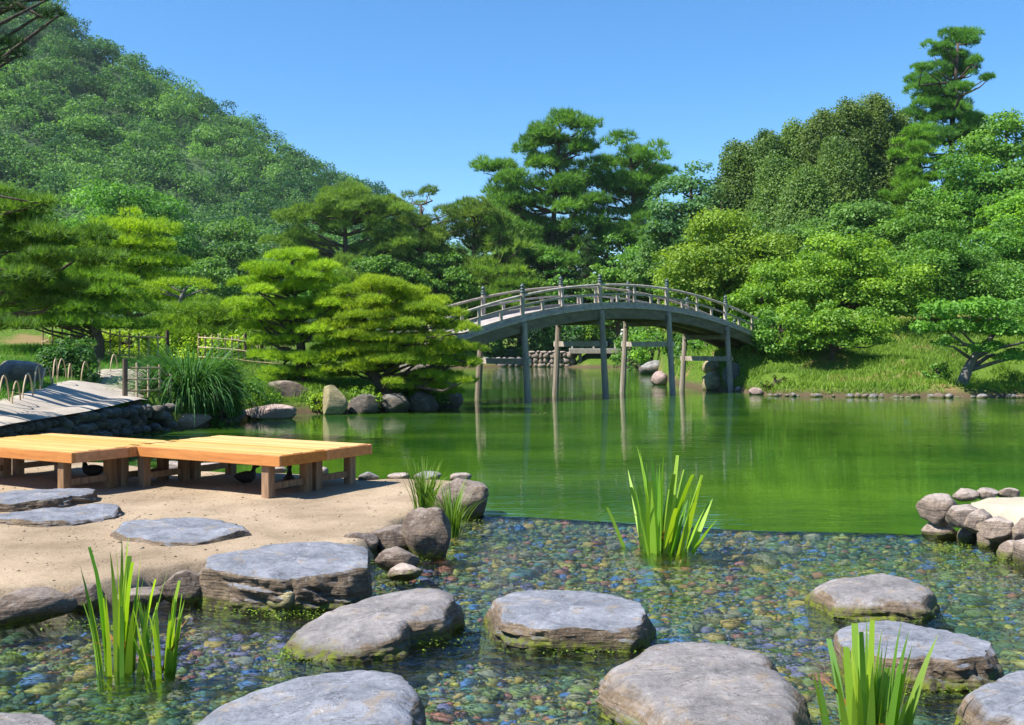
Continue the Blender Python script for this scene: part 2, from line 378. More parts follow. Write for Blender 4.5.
def grid_mesh(name, xs, ys, zf, mat, keep=None, smooth=True, kind='structure'):
    X, Y = np.meshgrid(xs, ys); x, y = X.ravel(), Y.ravel(); z = zf(x, y)
    nx, ny = len(xs), len(ys); i = np.arange(nx*ny).reshape(ny, nx)
    Q = np.stack([i[:-1, :-1], i[:-1, 1:], i[1:, 1:], i[1:, :-1]], -1).reshape(-1, 4)
    if keep is not None:
        k = keep(x, y); Q = Q[k[Q].any(1)]
        used = np.unique(Q); mp = np.zeros(nx*ny, int); mp[used] = np.arange(len(used)); Q = mp[Q]; x, y, z = x[used], y[used], z[used]
    o = obj_np(name, np.stack([x, y, z], 1), Q, mat, None, None, smooth); o['kind'] = kind; return o
grid_mesh('ground', spaced(-2500, -16, 26, 2500, .34), spaced(-400, 9, 56, 4000, .34), zfull, GROUND)

# foreground sand terrace
TERR = [P2(a, b, .2) for a, b in ((-170, 606), (0, 587), (60, 582), (100, 577), (150, 569), (196, 561), (240, 556), (330, 552), (365, 540), (392, 524), (420, 508), (450, 498), (474, 487),
        (468, 481), (440, 478.5), (385, 477.5), (330, 474), (270, 471), (200, 470), (160, 467), (120, 463), (60, 458), (0, 455))]+[(-8.2, 16.8), (-8.3, 8)]
def zterr(x, y):
    sd = sdist(x, y, TERR)+.06*vnoise(xyz(x*2.6, y*2.6), 3)+.03*vnoise(xyz(x*9, y*9), 4)
    top = .2+.010*fbm(xyz(x*1.5, y*1.5), 3, 9)-.03*np.exp(-np.maximum(sd, 0)/.12)
    return np.where(sd > 0, top, np.maximum(-.5, top+sd*4))
grid_mesh('sand_terrace', np.arange(-9.5, .6, .075), np.arange(5.6, 18.2, .075), zterr, SANDM, lambda x, y: sdist(x, y, TERR) > -.5)
# small bank with pale sand at the right
RSAND = [P2(966, 506, .34), P2(972, 502, .34), P2(985, 498, .34), (9.0, 11.9), (9.0, 10.4), P2(1060, 512, .34), P2(1020, 508, .34), P2(990, 507, .34)]
grid_mesh('sand_bank', np.arange(3.4, 9.6, .08), np.arange(7.8, 12.8, .08), lambda x, y: np.where(sdist(x, y, RSAND) > 0, .34+.01*vnoise(xyz(x*3, y*3), 2), np.maximum(-.5, .34+sdist(x, y, RSAND)*6)), SANDW, lambda x, y: sdist(x, y, RSAND) > -.4)
# path on the left bank
PATHP = [(-8.50, 14), (-8.22, 22.8), (-8.5, 23.5), (-9.2, 26.5), (-9.9, 28.5), (-10.5, 28), (-9.95, 24.5), (-9.35, 20.5), (-8.98, 17.6), (-9.2, 14)]
grid_mesh('path', np.arange(-11.2, -8.0, .12), np.arange(13.5, 29.5, .12), lambda x, y: hland(x, y)+.05-.07*np.clip(-sdist(x, y, PATHP)/.25, 0, 1.5), PATHM, lambda x, y: sdist(x, y, PATHP) > -.25)

r0 = np.random.default_rng(17); n = 5200; gx = r0.uniform(-8, .2, n); gy = r0.uniform(6.2, 15.5, n); k = sdist(gx, gy, TERR) > .05; gx, gy = gx[k], gy[k]; n = len(gx)
gs = r0.lognormal(math.log(.0052), .45, n)
WEIR = [(-9.5, 13.4), (-.55, 11.75), P2(500, 517), P2(570, 521), P2(660, 527), P2(760, 532), P2(930, 536), (9.5, 10.0)]
def weir_y(x):
    w = np.array(WEIR); return np.interp(x, w[:, 0], w[:, 1])
def zbed(x, y):
    t = np.clip((y-weir_y(x)+1.1)/1.0, 0, 1)
    return np.minimum(-.17+.05*fbm(xyz(x*.9, y*.9), 3, 4), -.05)*(1-t)-.05*t
grid_mesh('stream_bed', np.arange(-9, 9.3, .12), np.arange(2.2, 15.8, .12), zbed, BED, lambda x, y: y < weir_y(x)+2.0)
def ico(sub):
    bm = bmesh.new(); bmesh.ops.create_icosphere(bm, subdivisions=sub, radius=1)
    V = np.array([v.co[:] for v in bm.verts]); Fc = np.array([[v.index for v in f.verts] for f in bm.faces]); bm.free(); return V, Fc
ICO = {k: ico(k) for k in (1, 2, 3, 4, 5)}
rng = np.random.default_rng(7)
n = 80000
px = rng.uniform(-5.2, 5.4, n); py = 3.4+(rng.uniform(0, 1, n)**1.15)*9.2
ok = (py < weir_y(px)+.3) & (np.abs(px) < py*.56+.5); px, py = px[ok], py[ok]; n = len(px)
sz = rng.lognormal(math.log(.0150), .64, n)
V0, F0 = ICO[1]
sc = np.stack([sz*rng.uniform(.8, 1.5, n), sz*rng.uniform(.8, 1.5, n), sz*rng.uniform(.4, .7, n)], 1)
th = rng.uniform(0, 6.28, n)
PV = V0[None]*(1+.18*rng.normal(size=(n, len(V0), 1)))*sc[:, None]
PV = np.stack([PV[..., 0]*np.cos(th)[:, None]-PV[..., 1]*np.sin(th)[:, None], PV[..., 0]*np.sin(th)[:, None]+PV[..., 1]*np.cos(th)[:, None], PV[..., 2]], -1)
PV += np.stack([px, py, zbed(px, py)+sz*.15], 1)[:, None]
FQ = (F0[None]+(np.arange(n)*len(V0))[:, None, None]).reshape(-1, 3)
cl = .5+.5*fbm(xyz(px*.55, py*.55), 2, 21)           # patches of similar colour on the bed
tint = np.clip(rng.uniform(0, 1, n)*.62+.75*(cl-.5)+.2, 0, .99)
tint = np.argsort(np.argsort(tint+rng.uniform(0, .12, n)))/float(n)*.99
o = obj_np('pebbles', PV.reshape(-1, 3), FQ, PEB, None, np.repeat(tint, len(F0)), True); tag(o, 'colourful small pebbles lying on the shallow stream bed', 'pebbles', None, 'stuff')

GV = V0[None]*(1+.2*r0.normal(size=(len(gx), len(V0), 1)))*np.stack([gs*1.2, gs, gs*.7], 1)[:, None]+np.stack([gx, gy, zterr(gx, gy)+gs*.2], 1)[:, None]
o = obj_np('gravel', GV.reshape(-1, 3), (F0[None]+(np.arange(len(gx))*len(V0))[:, None, None]).reshape(-1, 3), simple_mat('gravel_grit', (.16, .12, .08), (.42, .33, .23), 9), None, None, False); tag(o, 'loose grit scattered over the sandy bank', 'gravel', None, 'stuff')
xs = np.array(sorted(set(list(np.arange(-9.5, 9.5, .25)))))
wy = weir_y(xs)
V, Q = [], []
for x, y in zip(xs, wy): V += [(x, -6, 0), (x, y-.16, 0)]
for i in range(len(xs)-1): Q.append((2*i, 2*i+2, 2*i+3, 2*i+1))
o = obj_np('stream_water', V, Q, WCLEAR); o['kind'] = 'structure'
# pond water stands a hand higher and slips over a low weir into the stream
V, Q = [], []
wob = .035*vnoise(xyz(xs*3, xs*0), 8)
prof = [(-.16, -.003), (-.11, .003), (-.05, .010), (0, .014), (.08, .016)]
for x, y, w in zip(xs, wy, wob):
    for k, (dy, z) in enumerate(prof): V.append((x, y+dy+w, z))
    V.append((x, 20, .016)); V.append((x, 130, .016))
m = len(prof)+2
for i in range(len(xs)-1):
    for k in range(3, m-1): Q.append((m*i+k, m*(i+1)+k, m*(i+1)+k+1, m*i+k+1))
VL, QL = list(V), [(m*i+k, m*(i+1)+k, m*(i+1)+k+1, m*i+k+1) for i in range(len(xs)-1) for k in range(3)]
b = len(V); V += [(-60, 13.2, .016), (-60, 20, .016), (-60, 130, .016), (60, 9.9, .016), (60, 20, .016), (60, 130, .016)]
e = m*(len(xs)-1)
Q += [(b, m-3, m-2, b+1), (b+1, m-2, m-1, b+2), (e+m-3, b+3, b+4, e+m-2), (e+m-2, b+4, b+5, e+m-1)]
o = obj_np('pond_water', V, Q, WPOND); o['kind'] = 'structure'
o['label'] = 'green pond'
o = obj_np('weir_water', VL, QL, WCLEAR); o['kind'] = 'structure'

# ------------------------------------------------------------------ stones
def slab_stone(name, label, top, zbot=-.3, flare=.12, dirs=(), seed=0, mat=SLATE, group='stepping stones in the stream', cat='stepping stone', rough=1.0, rnd=.28, dome_=.0):
    P = np.array([W(*t) if len(t) == 3 else W(t[0], t[1], .16) for t in top])
    c = P.mean(0); Q = P-c
    ang = np.arctan2(Q[:, 1], Q[:, 0]); o = np.argsort(ang); ang = ang[o]; Q = Q[o]
    n = 200; T = np.linspace(-math.pi, math.pi, n, endpoint=False)
    A = np.concatenate([ang-2*math.pi, ang, ang+2*math.pi])
    rad = np.hypot(Q[:, 0], Q[:, 1]); Rr = np.interp(T, A, np.tile(rad, 3)); Zr = np.interp(T, A, np.tile(Q[:, 2], 3))
    k = np.array([1, 2, 3, 2, 1.]); k /= k.sum()
    sm = lambda a: sum(k[j]*np.roll(a, j-2) for j in range(5))
    Rr = sm(Rr); Zr = sm(sm(Zr))
    ct, st = np.cos(T), np.sin(T)
    Rr = Rr*(1+.055*fbm(xyz(ct*2.5+seed, st*2.5), 4, seed)+.022*vnoise(xyz(ct*11, st*11), seed+1))
    fl = np.full(n, flare)
    for a, v, wd in dirs:
        dd = (T-R_(a)+math.pi) % (2*math.pi)-math.pi; fl = fl+v*np.exp(-(dd/R_(wd))**2)
    rings = []
    A3 = np.c_[Q[:, 0], Q[:, 1], np.ones(len(Q))]; pl = np.linalg.lstsq(A3, Q[:, 2], rcond=None)[0]      # plane through the top edge
    size = Rr.mean()
    def topz(x, y, fr):
        q = xyz(x*1.7+seed*3.1, y*2.9+seed)
        lay = fbm(q, 4, seed+2)
        return pl[0]*x+pl[1]*y+pl[2]+dome_*(1-fr**2)+rough*(.022*lay+.006*fbm(xyz(x*9+seed, y*15), 3, seed+4))
    def outline(lv, amp):
        return 1+amp*(fbm(xyz(ct*2.1+seed*1.3, st*2.1, lv*5.3), 3, seed+5)+.35*vnoise(xyz(ct*9, st*9, lv*3.1), seed+6))
    depth = P[:, 2].mean()-zbot
    for fr in np.concatenate([np.linspace(.03, .84, 20), np.linspace(.86, .955, 6)]):
        x, y = Rr*fr*ct, Rr*fr*st; z = topz(x, y, fr)-.05*rnd*max(0, (fr-.72)/.24)**2
        rings.append(np.stack([x, y, z], 1))
    ze = topz(Rr*ct, Rr*st, 1.0)-.05*rnd
    nl = 44
    for t in np.linspace(0, 1, nl):
        # slaty layers: each has an outline of its own; the layers dip a little across the stone
        zz = (ze-.014-.02*t)*(1-t)+(-depth)*t
        dip = zz+.10*ct*Rr+.06*fbm(xyz(ct*1.5, st*1.5, zz*2), 2, seed+9)
        lv = dip/.034; l0 = np.floor(lv); f = lv-l0; f = np.clip((f-.5)*5+.5, 0, 1)
        o0 = 1+.06*vnoise(xyz(ct*2.4+seed, st*2.4, l0*1.7), seed+5)+.030*vnoise(xyz(ct*8, st*8, l0*2.3), seed+6)
        o1 = 1+.06*vnoise(xyz(ct*2.4+seed, st*2.4, (l0+1)*1.7), seed+5)+.030*vnoise(xyz(ct*8, st*8, (l0+1)*2.3), seed+6)
        lump = fbm(np.stack([ct*Rr*3.0+seed, st*Rr*3.0, zz*4], 1), 4, seed+7)
        base = .985+fl*(t**.7)+.035*math.sin(min(1, t*2.2)*math.pi/2)
        k_ = min(1, t*9+.15)
        r = Rr*(base+rough*k_*((o0*(1-f)+o1*f)-1))+rough*.05*lump*min(1, t*4)
        rings.append(np.stack([r*ct, r*st, zz], 1))
    m = len(rings); V = np.concatenate(rings); i = np.arange(m*n).reshape(m, n); j = np.roll(i, -1, 1)
    Qd = np.stack([i[:-1], i[1:], j[1:], j[:-1]], -1).reshape(-1, 4)
    rc = np.random.default_rng(900+seed); top0 = V[:, 2].max()
    for _ in range(13):
        a = rc.uniform(0, 6.283); tl = rc.uniform(-.35, .75); dv = np.array((math.cos(a), math.sin(a), tl)); dv /= np.linalg.norm(dv)
        pr = V@dv; hgt = np.percentile(pr, 99.7)*rc.uniform(.86, .97) if tl < .45 else pr.max()*rc.uniform(.93, .985)
        V = V-np.where(pr > hgt, (pr-hgt)*.9, 0)[:, None]*dv
    sidef = np.clip((np.arange(m).repeat(n)-20)/8., 0, 1)
    nrm = V*np.array((1, 1, .4)); nrm = nrm/(np.linalg.norm(nrm, axis=1, keepdims=True)+1e-6)
    V = V+nrm*(sidef*(.022*fbm(V*5.5+seed, 4, seed+20)+.012*np.abs(fbm(V*np.array((5, 5, 26))+seed, 3, seed+23))))[:, None]*rough
    V = np.vstack([V, [[0, 0, V[:n, 2].mean()]]]);
    me = bpy.data.meshes.new(name)
    me.from_pydata(V.tolist(), [], [tuple(q) for q in Qd.tolist()]+[(m*n, a, b) for a, b in zip(i[0].tolist(), j[0].tolist())])
    me.polygons.foreach_set('use_smooth', np.ones(len(me.polygons), bool)); me.update()
    try: me.set_sharp_from_angle(angle=R_(32))
    except Exception: pass
    return tag(link_mesh(name, me, mat, None, c), label, cat, group)

slab_stone('stepping_stone', 'largest broad stepping stone with blue-grey top, nearest the viewer left of centre',
  [(190, 724, .10), (228, 694, .17), (272, 677, .2), (330, 665, .22), (400, 666, .22), (428, 678, .22), (414, 702, .21), (370, 738, .2), (300, 770, .2), (215, 770, .12)], -.3, .10, [(-20, .16, 45)], 1, rnd=.9, dome_=.015)
slab_stone('stepping_stone', 'tilted stepping stone with ribbed left flank, beside the big slab of the sandy bank',
  [(286, 640, .07), (308, 618, .11), (346, 599, .17), (390, 583, .21), (430, 581, .22), (455, 594, .2), (448, 606, .19), (410, 617, .18), (380, 632, .17), (356, 647, .11), (318, 652, .06)], -.3, .05, [(200, .18, 50)], 2, rnd=.8, mat=SLATE2)
slab_stone('stepping_stone', 'flat oblong stepping stone with dark undercut front, below the tall iris clump in mid stream',
  [(486, 606, .17), (505, 594, .18), (545, 588, .19), (592, 590, .19), (636, 598, .18), (647, 610, .17), (640, 622, .16), (600, 626, .16), (545, 624, .16), (505, 618, .16)], -.3, .03, [(-90, -.06, 60), (180, .08, 40)], 3)
slab_stone('stepping_stone', 'big domed stepping stone with mossy lower left side, right of centre by the viewer',
  [(604, 668, .16), (628, 648, .19), (662, 633, .21), (700, 629, .21), (745, 636, .21), (784, 662, .19), (804, 697, .15), (800, 740, .14), (740, 765, .16), (690, 735, .17), (640, 703, .16)], -.3, .10, [(215, .14, 50)], 4, rnd=1.5, dome_=.04, mat=SLATE2)
slab_stone('stepping_stone', 'farthest and smallest rounded stepping stone near the sandy bank with boulders',
  [(812, 590, .12), (848, 575, .15), (885, 571, .16), (918, 578, .15), (942, 592, .13), (930, 601, .12), (880, 602, .12), (832, 600, .12)], -.3, .07, [(-150, .08, 50)], 5, rnd=1.1, dome_=.02, mat=SLATE2)
slab_stone('stepping_stone', 'wide stepping stone with layered front, just behind the nearest iris leaves',
  [(834, 640, .16), (860, 620, .18), (900, 617, .19), (955, 627, .18), (996, 645, .16), (990, 656, .15), (935, 660, .15), (880, 657, .15), (845, 652, .15)], -.3, .05, [(0, .16, 50), (-90, .05, 40)], 6)
slab_stone('stepping_stone', 'stepping stone cut by the right edge of the photo, lower right corner',
  [(968, 706, .15), (990, 681, .17), (1026, 667, .18), (1075, 672, .18), (1095, 705, .16), (1060, 735, .15), (1010, 724, .15), (980, 716, .15)], -.3, .10, [], 7, rnd=1.2, dome_=.02)
slab_stone('stepping_stone', 'stepping stone showing only its pale top in the lower left corner',
  [(-50, 735, .1), (-5, 709, .12), (38, 708, .12), (58, 717, .11), (62, 728, .1), (20, 748, .1)], -.3, .08, [], 8, rnd=1.2, mat=SLATE2)
slab_stone('bank_slab', 'long flat slab with overhanging layered edge on the sandy bank beside the stream',
  [(194, 563, .3), (238, 549, .31), (290, 541, .31), (350, 543, .31), (380, 555, .29), (377, 567, .27), (330, 571, .27), (290, 573, .27), (235, 571, .28)], -.2, .02, [(-60, -.05, 60), (200, .05, 30)], 9, SLATE, None, 'stone slab')
slab_stone('ground_slab', 'upper of two long grey slabs side by side in the sand at the left edge',
  [(-40, 503, .30), (-6, 494, .31), (40, 488, .31), (85, 486, .31), (101, 491, .30), (70, 496, .29), (20, 502, .29)], .1, .03, [], 10, SLATE, 'flat slabs set in the sand', 'stone slab')
slab_stone('ground_slab', 'lower of two long grey slabs side by side in the sand at the left edge',
  [(-20, 516, .26), (20, 510, .27), (70, 506, .27), (110, 503, .27), (126, 507, .26), (92, 516, .25), (40, 521, .25), (2, 520, .24)], .1, .03, [], 11, SLATE, 'flat slabs set in the sand', 'stone slab')
slab_stone('ground_slab', 'single grey slab with layered edge alone in the sand below the benches',
  [(112, 531, .26), (130, 520, .28), (170, 515, .28), (225, 517, .28), (243, 527, .25), (235, 538, .24), (190, 540, .25), (140, 537, .24)], .08, .04, [], 12, SLATE, 'flat slabs set in the sand', 'stone slab')

def rock_verts(seed, sub=4, cuts=9, amp=.13):
    V, Fc = ICO[sub]; r = np.random.default_rng(seed); V = V.copy()
    V = V*(1+amp*fbm(V*1.3+seed*3.7, 4, seed))[:, None]
    for _ in range(cuts):
        d = r.normal(size=3); d /= np.linalg.norm(d); h = r.uniform(.62, .9)
        e = V@d-h; V = V-np.where(e > 0, e*.88, 0)[:, None]*d
    V = V+(.03*fbm(V*6+seed, 3, seed+1))[:, None]*V
    return V, Fc
def boulder(name, label, loc, size, seed, mat=BOULD, group=None, cat='boulder', sub=4, rz=None, cuts=9, amp=.13):
    V, Fc = rock_verts(seed, sub, cuts, amp)
    o = obj_np(name, V*np.array(size)/2, Fc, mat, None, None, True, loc)
    try: o.data.set_sharp_from_angle(angle=R_(50))
    except Exception: pass
    o.rotation_euler = (0, 0, (seed*1.7) % 6.28*0.15 if rz is None else rz)
    return tag(o, label, cat, group)
def boulder_px(name, label, x0, x1, ytop, ybase, seed, mat=BOULD, zb=0.0, depth=1.0, fwd=0.0, **kw):
    """a boulder standing on height zb whose visible width and height span these rows of the photo"""
    p = W((x0+x1)/2, ybase, zb); s = p[1]/F
    w = (x1-x0)*s; h = (ybase-ytop)*s
    return boulder(name, label, (p[0], p[1]+w*depth*.45-fwd, zb+h*.42), (w*1.06, w*depth, h*1.25), seed, mat, **kw)
g = 'boulders along the sandy bank'
boulder_px('boulder', 'long low brown boulder at the left edge where sand meets stream', -30, 62, 596, 628, 21, BOULD, depth=.5, group=g)
boulder_px('boulder', 'small dark boulder half hidden behind the tall left iris', 60, 98, 588, 613, 22, BOULD, depth=.8, group=g)
boulder_px('boulder', 'dark rounded boulder left of the long bank slab', 158, 200, 576, 607, 23, BOULD, depth=.8, group=g)
boulder_px('boulder', 'grey boulder between the iris and the bank slab', 112, 160, 588, 609, 24, BOULD, depth=.7, group=g)
boulder_px('boulder', 'little flat stone tucked under the bank slab', 226, 268, 594, 610, 25, BOULD, depth=.8, group=g)
boulder_px('boulder', 'little mossy round stone under the bank slab', 264, 302, 588, 612, 26, BOULDY, depth=.8, group=g)
boulder_px('boulder', 'big dark cube-like boulder beside the grassy sedge tuft', 398, 455, 511, 560, 27, BOULD, depth=1.0, group=g, cuts=20, amp=.2)
boulder_px('boulder', 'low dark boulder behind the right end of the bank slab', 366, 412, 526, 556, 28, BOULD, depth=.9, group=g)
boulder_px('boulder', 'grey wedge boulder touching the right end of the bank slab', 338, 378, 533, 560, 29, BOULD, depth=.9, group=g)
boulder_px('boulder', 'mossy small boulder low in the corner below the dark cube-like boulder', 376, 416, 552, 576, 30, BOULD, depth=.9, group=g)
boulder_px('boulder', 'pale yellow stone at the waterline right of the bank slab', 384, 420, 566, 582, 31, BOULDW, depth=1.0, group=g)
boulder_px('boulder', 'tan boulder at the tip of the sandy bank', 436, 492, 481, 520, 32, BOULD, depth=.9, group=g)
boulder_px('boulder', 'pale rounded boulder behind the sedge tuft', 418, 452, 493, 518, 33, BOULDW, depth=.9, group=g)
g = 'flat edging stones behind the benches'
for k, (x0, x1, y0, y1, lb) in enumerate(((357, 379, 473, 482, 'bluish flat edging stone standing just right of the bench legs'), (386, 412, 474, 481, 'thin flat edging stone between the bluish and the peaked one'),
        (414, 440, 472, 481, 'peaked grey edging stone near the tip of the sandy bank'), (446, 472, 474, 482, 'tan edging stone nearest the tip of the sandy bank'), (150, 184, 463, 471, 'white-grey edging stone left of the front bench leg'),
        (186, 222, 464, 472, 'white-grey edging stone under the front bench, left part'), (262, 284, 467, 474, 'pale edging stone seen under the front bench, middle'), (300, 330, 468, 476, 'pale edging stone behind the double bench legs'))):
    boulder_px('edging_stone', lb, x0, x1, y0, y1, 40+k, BOULDG if k in (0, 2) else BOULDW, .17, .8, group=g, cat='edging stone', sub=3)
g = 'boulders of the right sandy bank'
for k, (x0, x1, y0, y1, dep, zb, lb) in enumerate((
  (924, 972, 494, 526, .9, .14, 'rounded brown boulder at the left corner of the white sand'), (926, 966, 522, 545, .8, -.05, 'low mossy boulder at the waterline below the rounded corner boulder'),
  (950, 994, 504, 530, .8, .16, 'brown boulder next to the corner, second along the white sand'), (958, 986, 526, 546, .8, -.03, 'squat boulder at the waterline, second from the corner'),
  (964, 1004, 511, 534, .8, .13, 'flat-topped boulder, third along the white sand'), (980, 1014, 528, 554, .8, -.04, 'angular tan boulder leaning at the waterline below the flat-topped one'),
  (984, 1024, 518, 543, .9, .12, 'broad brown boulder with shadowed hollow beneath, at the white sand'), (1004, 1036, 543, 566, .8, -.05, 'small pale boulder at the waterline near the right edge'),
  (978, 1006, 520, 540, .9, .06, 'dark boulder wedged in the middle of the row below the white sand'),
  (1016, 1058, 519, 550, .9, .08, 'big brown boulder cut by the right edge of the photo'), (1018, 1070, 540, 575, .9, -.05, 'dark boulder at the waterline cut by the right edge'))):
    boulder_px('boulder', lb, x0, x1, y0, y1, 164+k*3, BOULDW, zb, dep, group=g, sub=4, cuts=16, amp=.07)
for k, (x, lb) in enumerate(((970, 'low stone at the left end of the row behind the white sand'), (992, 'second low stone of the row behind the white sand'), (1013, 'third low stone of the row behind the white sand'))):
    boulder_px('boulder', lb, x-14, x+14, 490+(-1)*k, 501-k, 75+k, BOULDW, .26, .8, group=g, sub=3)

# ------------------------------------------------------------------ benches
def bench(cx, cy, lab):
    L, w, zt, zg = 2.56, .80, .70, .2
    r = empty('platform_bench', (cx, cy, zg), lab, 'bench', 'wooden platform benches', R_(-30))
    h = zt-zg
    for k in range(4):
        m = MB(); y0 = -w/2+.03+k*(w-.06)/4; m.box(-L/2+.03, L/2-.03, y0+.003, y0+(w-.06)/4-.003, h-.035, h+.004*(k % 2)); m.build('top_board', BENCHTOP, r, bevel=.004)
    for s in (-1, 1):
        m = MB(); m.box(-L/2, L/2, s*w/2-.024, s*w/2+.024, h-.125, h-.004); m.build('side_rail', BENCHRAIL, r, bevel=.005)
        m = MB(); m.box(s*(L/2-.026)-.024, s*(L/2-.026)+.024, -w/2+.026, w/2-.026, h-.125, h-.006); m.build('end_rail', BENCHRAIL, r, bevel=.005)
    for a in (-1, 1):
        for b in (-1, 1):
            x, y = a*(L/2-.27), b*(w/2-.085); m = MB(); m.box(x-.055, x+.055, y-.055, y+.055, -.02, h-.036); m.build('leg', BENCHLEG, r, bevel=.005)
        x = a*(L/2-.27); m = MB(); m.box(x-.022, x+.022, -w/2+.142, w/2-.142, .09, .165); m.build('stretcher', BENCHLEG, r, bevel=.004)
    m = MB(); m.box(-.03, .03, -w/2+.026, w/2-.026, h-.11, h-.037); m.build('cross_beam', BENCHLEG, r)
ex, ey = np.array((.866, -.5)), np.array((.5, .866))
Nr, Nl = np.array((-2.55, 11.6)), np.array((-4.99, 11.95))
for Nc, k, lab in ((Nr, 0, 'orange wooden platform bench, front one of the right pair, in full view'), (Nr, 1, 'orange wooden platform bench joined behind the front one of the right pair'),
                   (Nl, 0, 'orange wooden platform bench cut by the left edge, front one of the left pair'), (Nl, 1, 'orange wooden platform bench behind the front one of the left pair')):
    c = Nc-ex*1.28+ey*(.40+k*.815); bench(c[0], c[1], lab)

# ------------------------------------------------------------------ birds resting in the shade
def skin_body(name, pts, edges, radii, mat, parent=None, loc=(0, 0, 0), rz=0, levels=2):
    me = bpy.data.meshes.new(name); me.from_pydata(pts, edges, [])
    o = bpy.data.objects.new(name, me); COL.objects.link(o)
    mod = o.modifiers.new('skin', 'SKIN'); me.skin_vertices[0].data[0].use_root = True
    for v, rr in zip(me.skin_vertices[0].data, radii): v.radius = rr if hasattr(rr, '__len__') else (rr, rr)
    o.modifiers.new('sub', 'SUBSURF').levels = levels; o.modifiers['sub'].render_levels = levels
    dg = bpy.context.evaluated_depsgraph_get(); me2 = bpy.data.meshes.new_from_object(o.evaluated_get(dg))
    bpy.data.objects.remove(o); me2.name = name
    me2.polygons.foreach_set('use_smooth', np.ones(len(me2.polygons), bool))
    q = link_mesh(name, me2, mat, parent, loc); q.rotation_euler = (0, 0, rz); return q
def bird(lab, px, py, rz, up=1.0):
    p = W(px, py, .2)
    r = empty('duck', p, lab, 'duck', 'ducks resting under the benches', rz)
    m = MB(); nk = .07*up
    m.tube([(-.27, 0, .150), (-.23, 0, .140), (-.15, 0, .125), (-.05, 0, .105), (.06, 0, .105), (.12, 0, .125), (.155, 0, .16), (.17, 0, .175+nk), (.175, 0, .20+nk), (.195, 0, .235+nk), (.225, 0, .243+nk), (.25, 0, .232+nk), (.29, 0, .222+nk), (.31, 0, .218+nk)],
           [.006, .03, .075, .105, .105, .09, .06, .036, .034, .042, .042, .03, .013, .005], 12)
    for k in range(len(m.v)): m.v[k] = (m.v[k][0], m.v[k][1], max(m.v[k][2], 0))
    m.build('body', BIRD, r, smooth=True); r.scale = (.72, .72, .72)
bird('dark duck sitting upright in shade at the right end of the front bench', 289, 487, R_(100), 1.1)
bird('dark duck lying low in shade under the middle of the front bench', 246, 483, R_(55), .5)
bird('dark duck sitting in shade under the left pair of benches', 93, 476, R_(170), 1.0)

# ------------------------------------------------------------------ arched bridge
u = np.array((.718, .697, 0.)); u /= np.linalg.norm(u); v = np.array((u[1], -u[0], 0.))     # along, and towards the viewer
B0 = np.array((.40, 36.3, 0.)); HW = 1.06
Cc = B0-v*HW                                                                               # centre line at the first bent
def dz(s): return 3.50-.0159*(s-6.15)**2
def bp(s, o, z=0.0): p = Cc+u*s+v*o; return np.array((p[0], p[1], dz(s)+z))
BR = empty('arched_bridge', Cc, 'grey wooden arched bridge on slanting piles across the pond', 'bridge')
def brel(m): m.v = [tuple(np.array(p)-Cc) for p in m.v]; return m
def strip(o0, o1, z0, z1, s0=-4.2, s1=15.9, n=60):
    m = MB(); SS = np.linspace(s0, s1, n); V = []
    for s in SS: V += [bp(s, o0, z0), bp(s, o1, z0), bp(s, o1, z1), bp(s, o0, z1)]
    Fc = []
    for i in range(n-1):
        a, b = 4*i, 4*i+4
        for k in range(4): Fc.append((a+k, a+(k+1) % 4, b+(k+1) % 4, b+k))
    Fc += [(3, 2, 1, 0), tuple(4*(n-1)+k for k in range(4))]
    m.add(V, Fc); return brel(m)
m = MB(); s = -4.2
rr = random.Random(3)
while s < 15.85:
    t = np.array((u[0], u[1], -.0318*(s-6.15))); t /= np.linalg.norm(t); nn = np.cross(t, -v); nn = nn if nn[2] > 0 else -nn
    m.frame_box(bp(s+.11, 0, -.03+rr.uniform(-.004, .004)), t, v, nn, .212, 2*HW+.10+rr.uniform(-.03, .03), .06); s += .22
brel(m).build('deck', WOODP, BR)
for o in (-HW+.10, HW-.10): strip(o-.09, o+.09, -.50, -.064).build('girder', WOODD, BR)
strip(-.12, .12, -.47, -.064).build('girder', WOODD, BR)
for o in (-HW, HW): strip(o-.045, o+.045, -.12, -.061, -4.2, 15.9).build('edge_fascia', WOODG, BR)
for o in (-HW+.06, HW-.06):
    strip(o-.05, o+.05, .002, .13).build('kerb_rail', WOODG, BR)
    strip(o-.03, o+.03, .40, .47).build('middle_rail', WOODG, BR)
    m = MB(); m.tube([bp(s, o, .78) for s in np.linspace(-4.2, 15.9, 60)], .048, 8); brel(m).build('top_rail', WOODG, BR, smooth=True)
GIB = [(.075, 0), (.082, .01), (.082, .07), (.074, .08), (.074, .13), (.084, .14), (.084, .165), (.05, .18), (.042, .205), (.068, .235), (.074, .265), (.06, .30), (.03, .335), (.006, .37)]
sp = 12.2/3
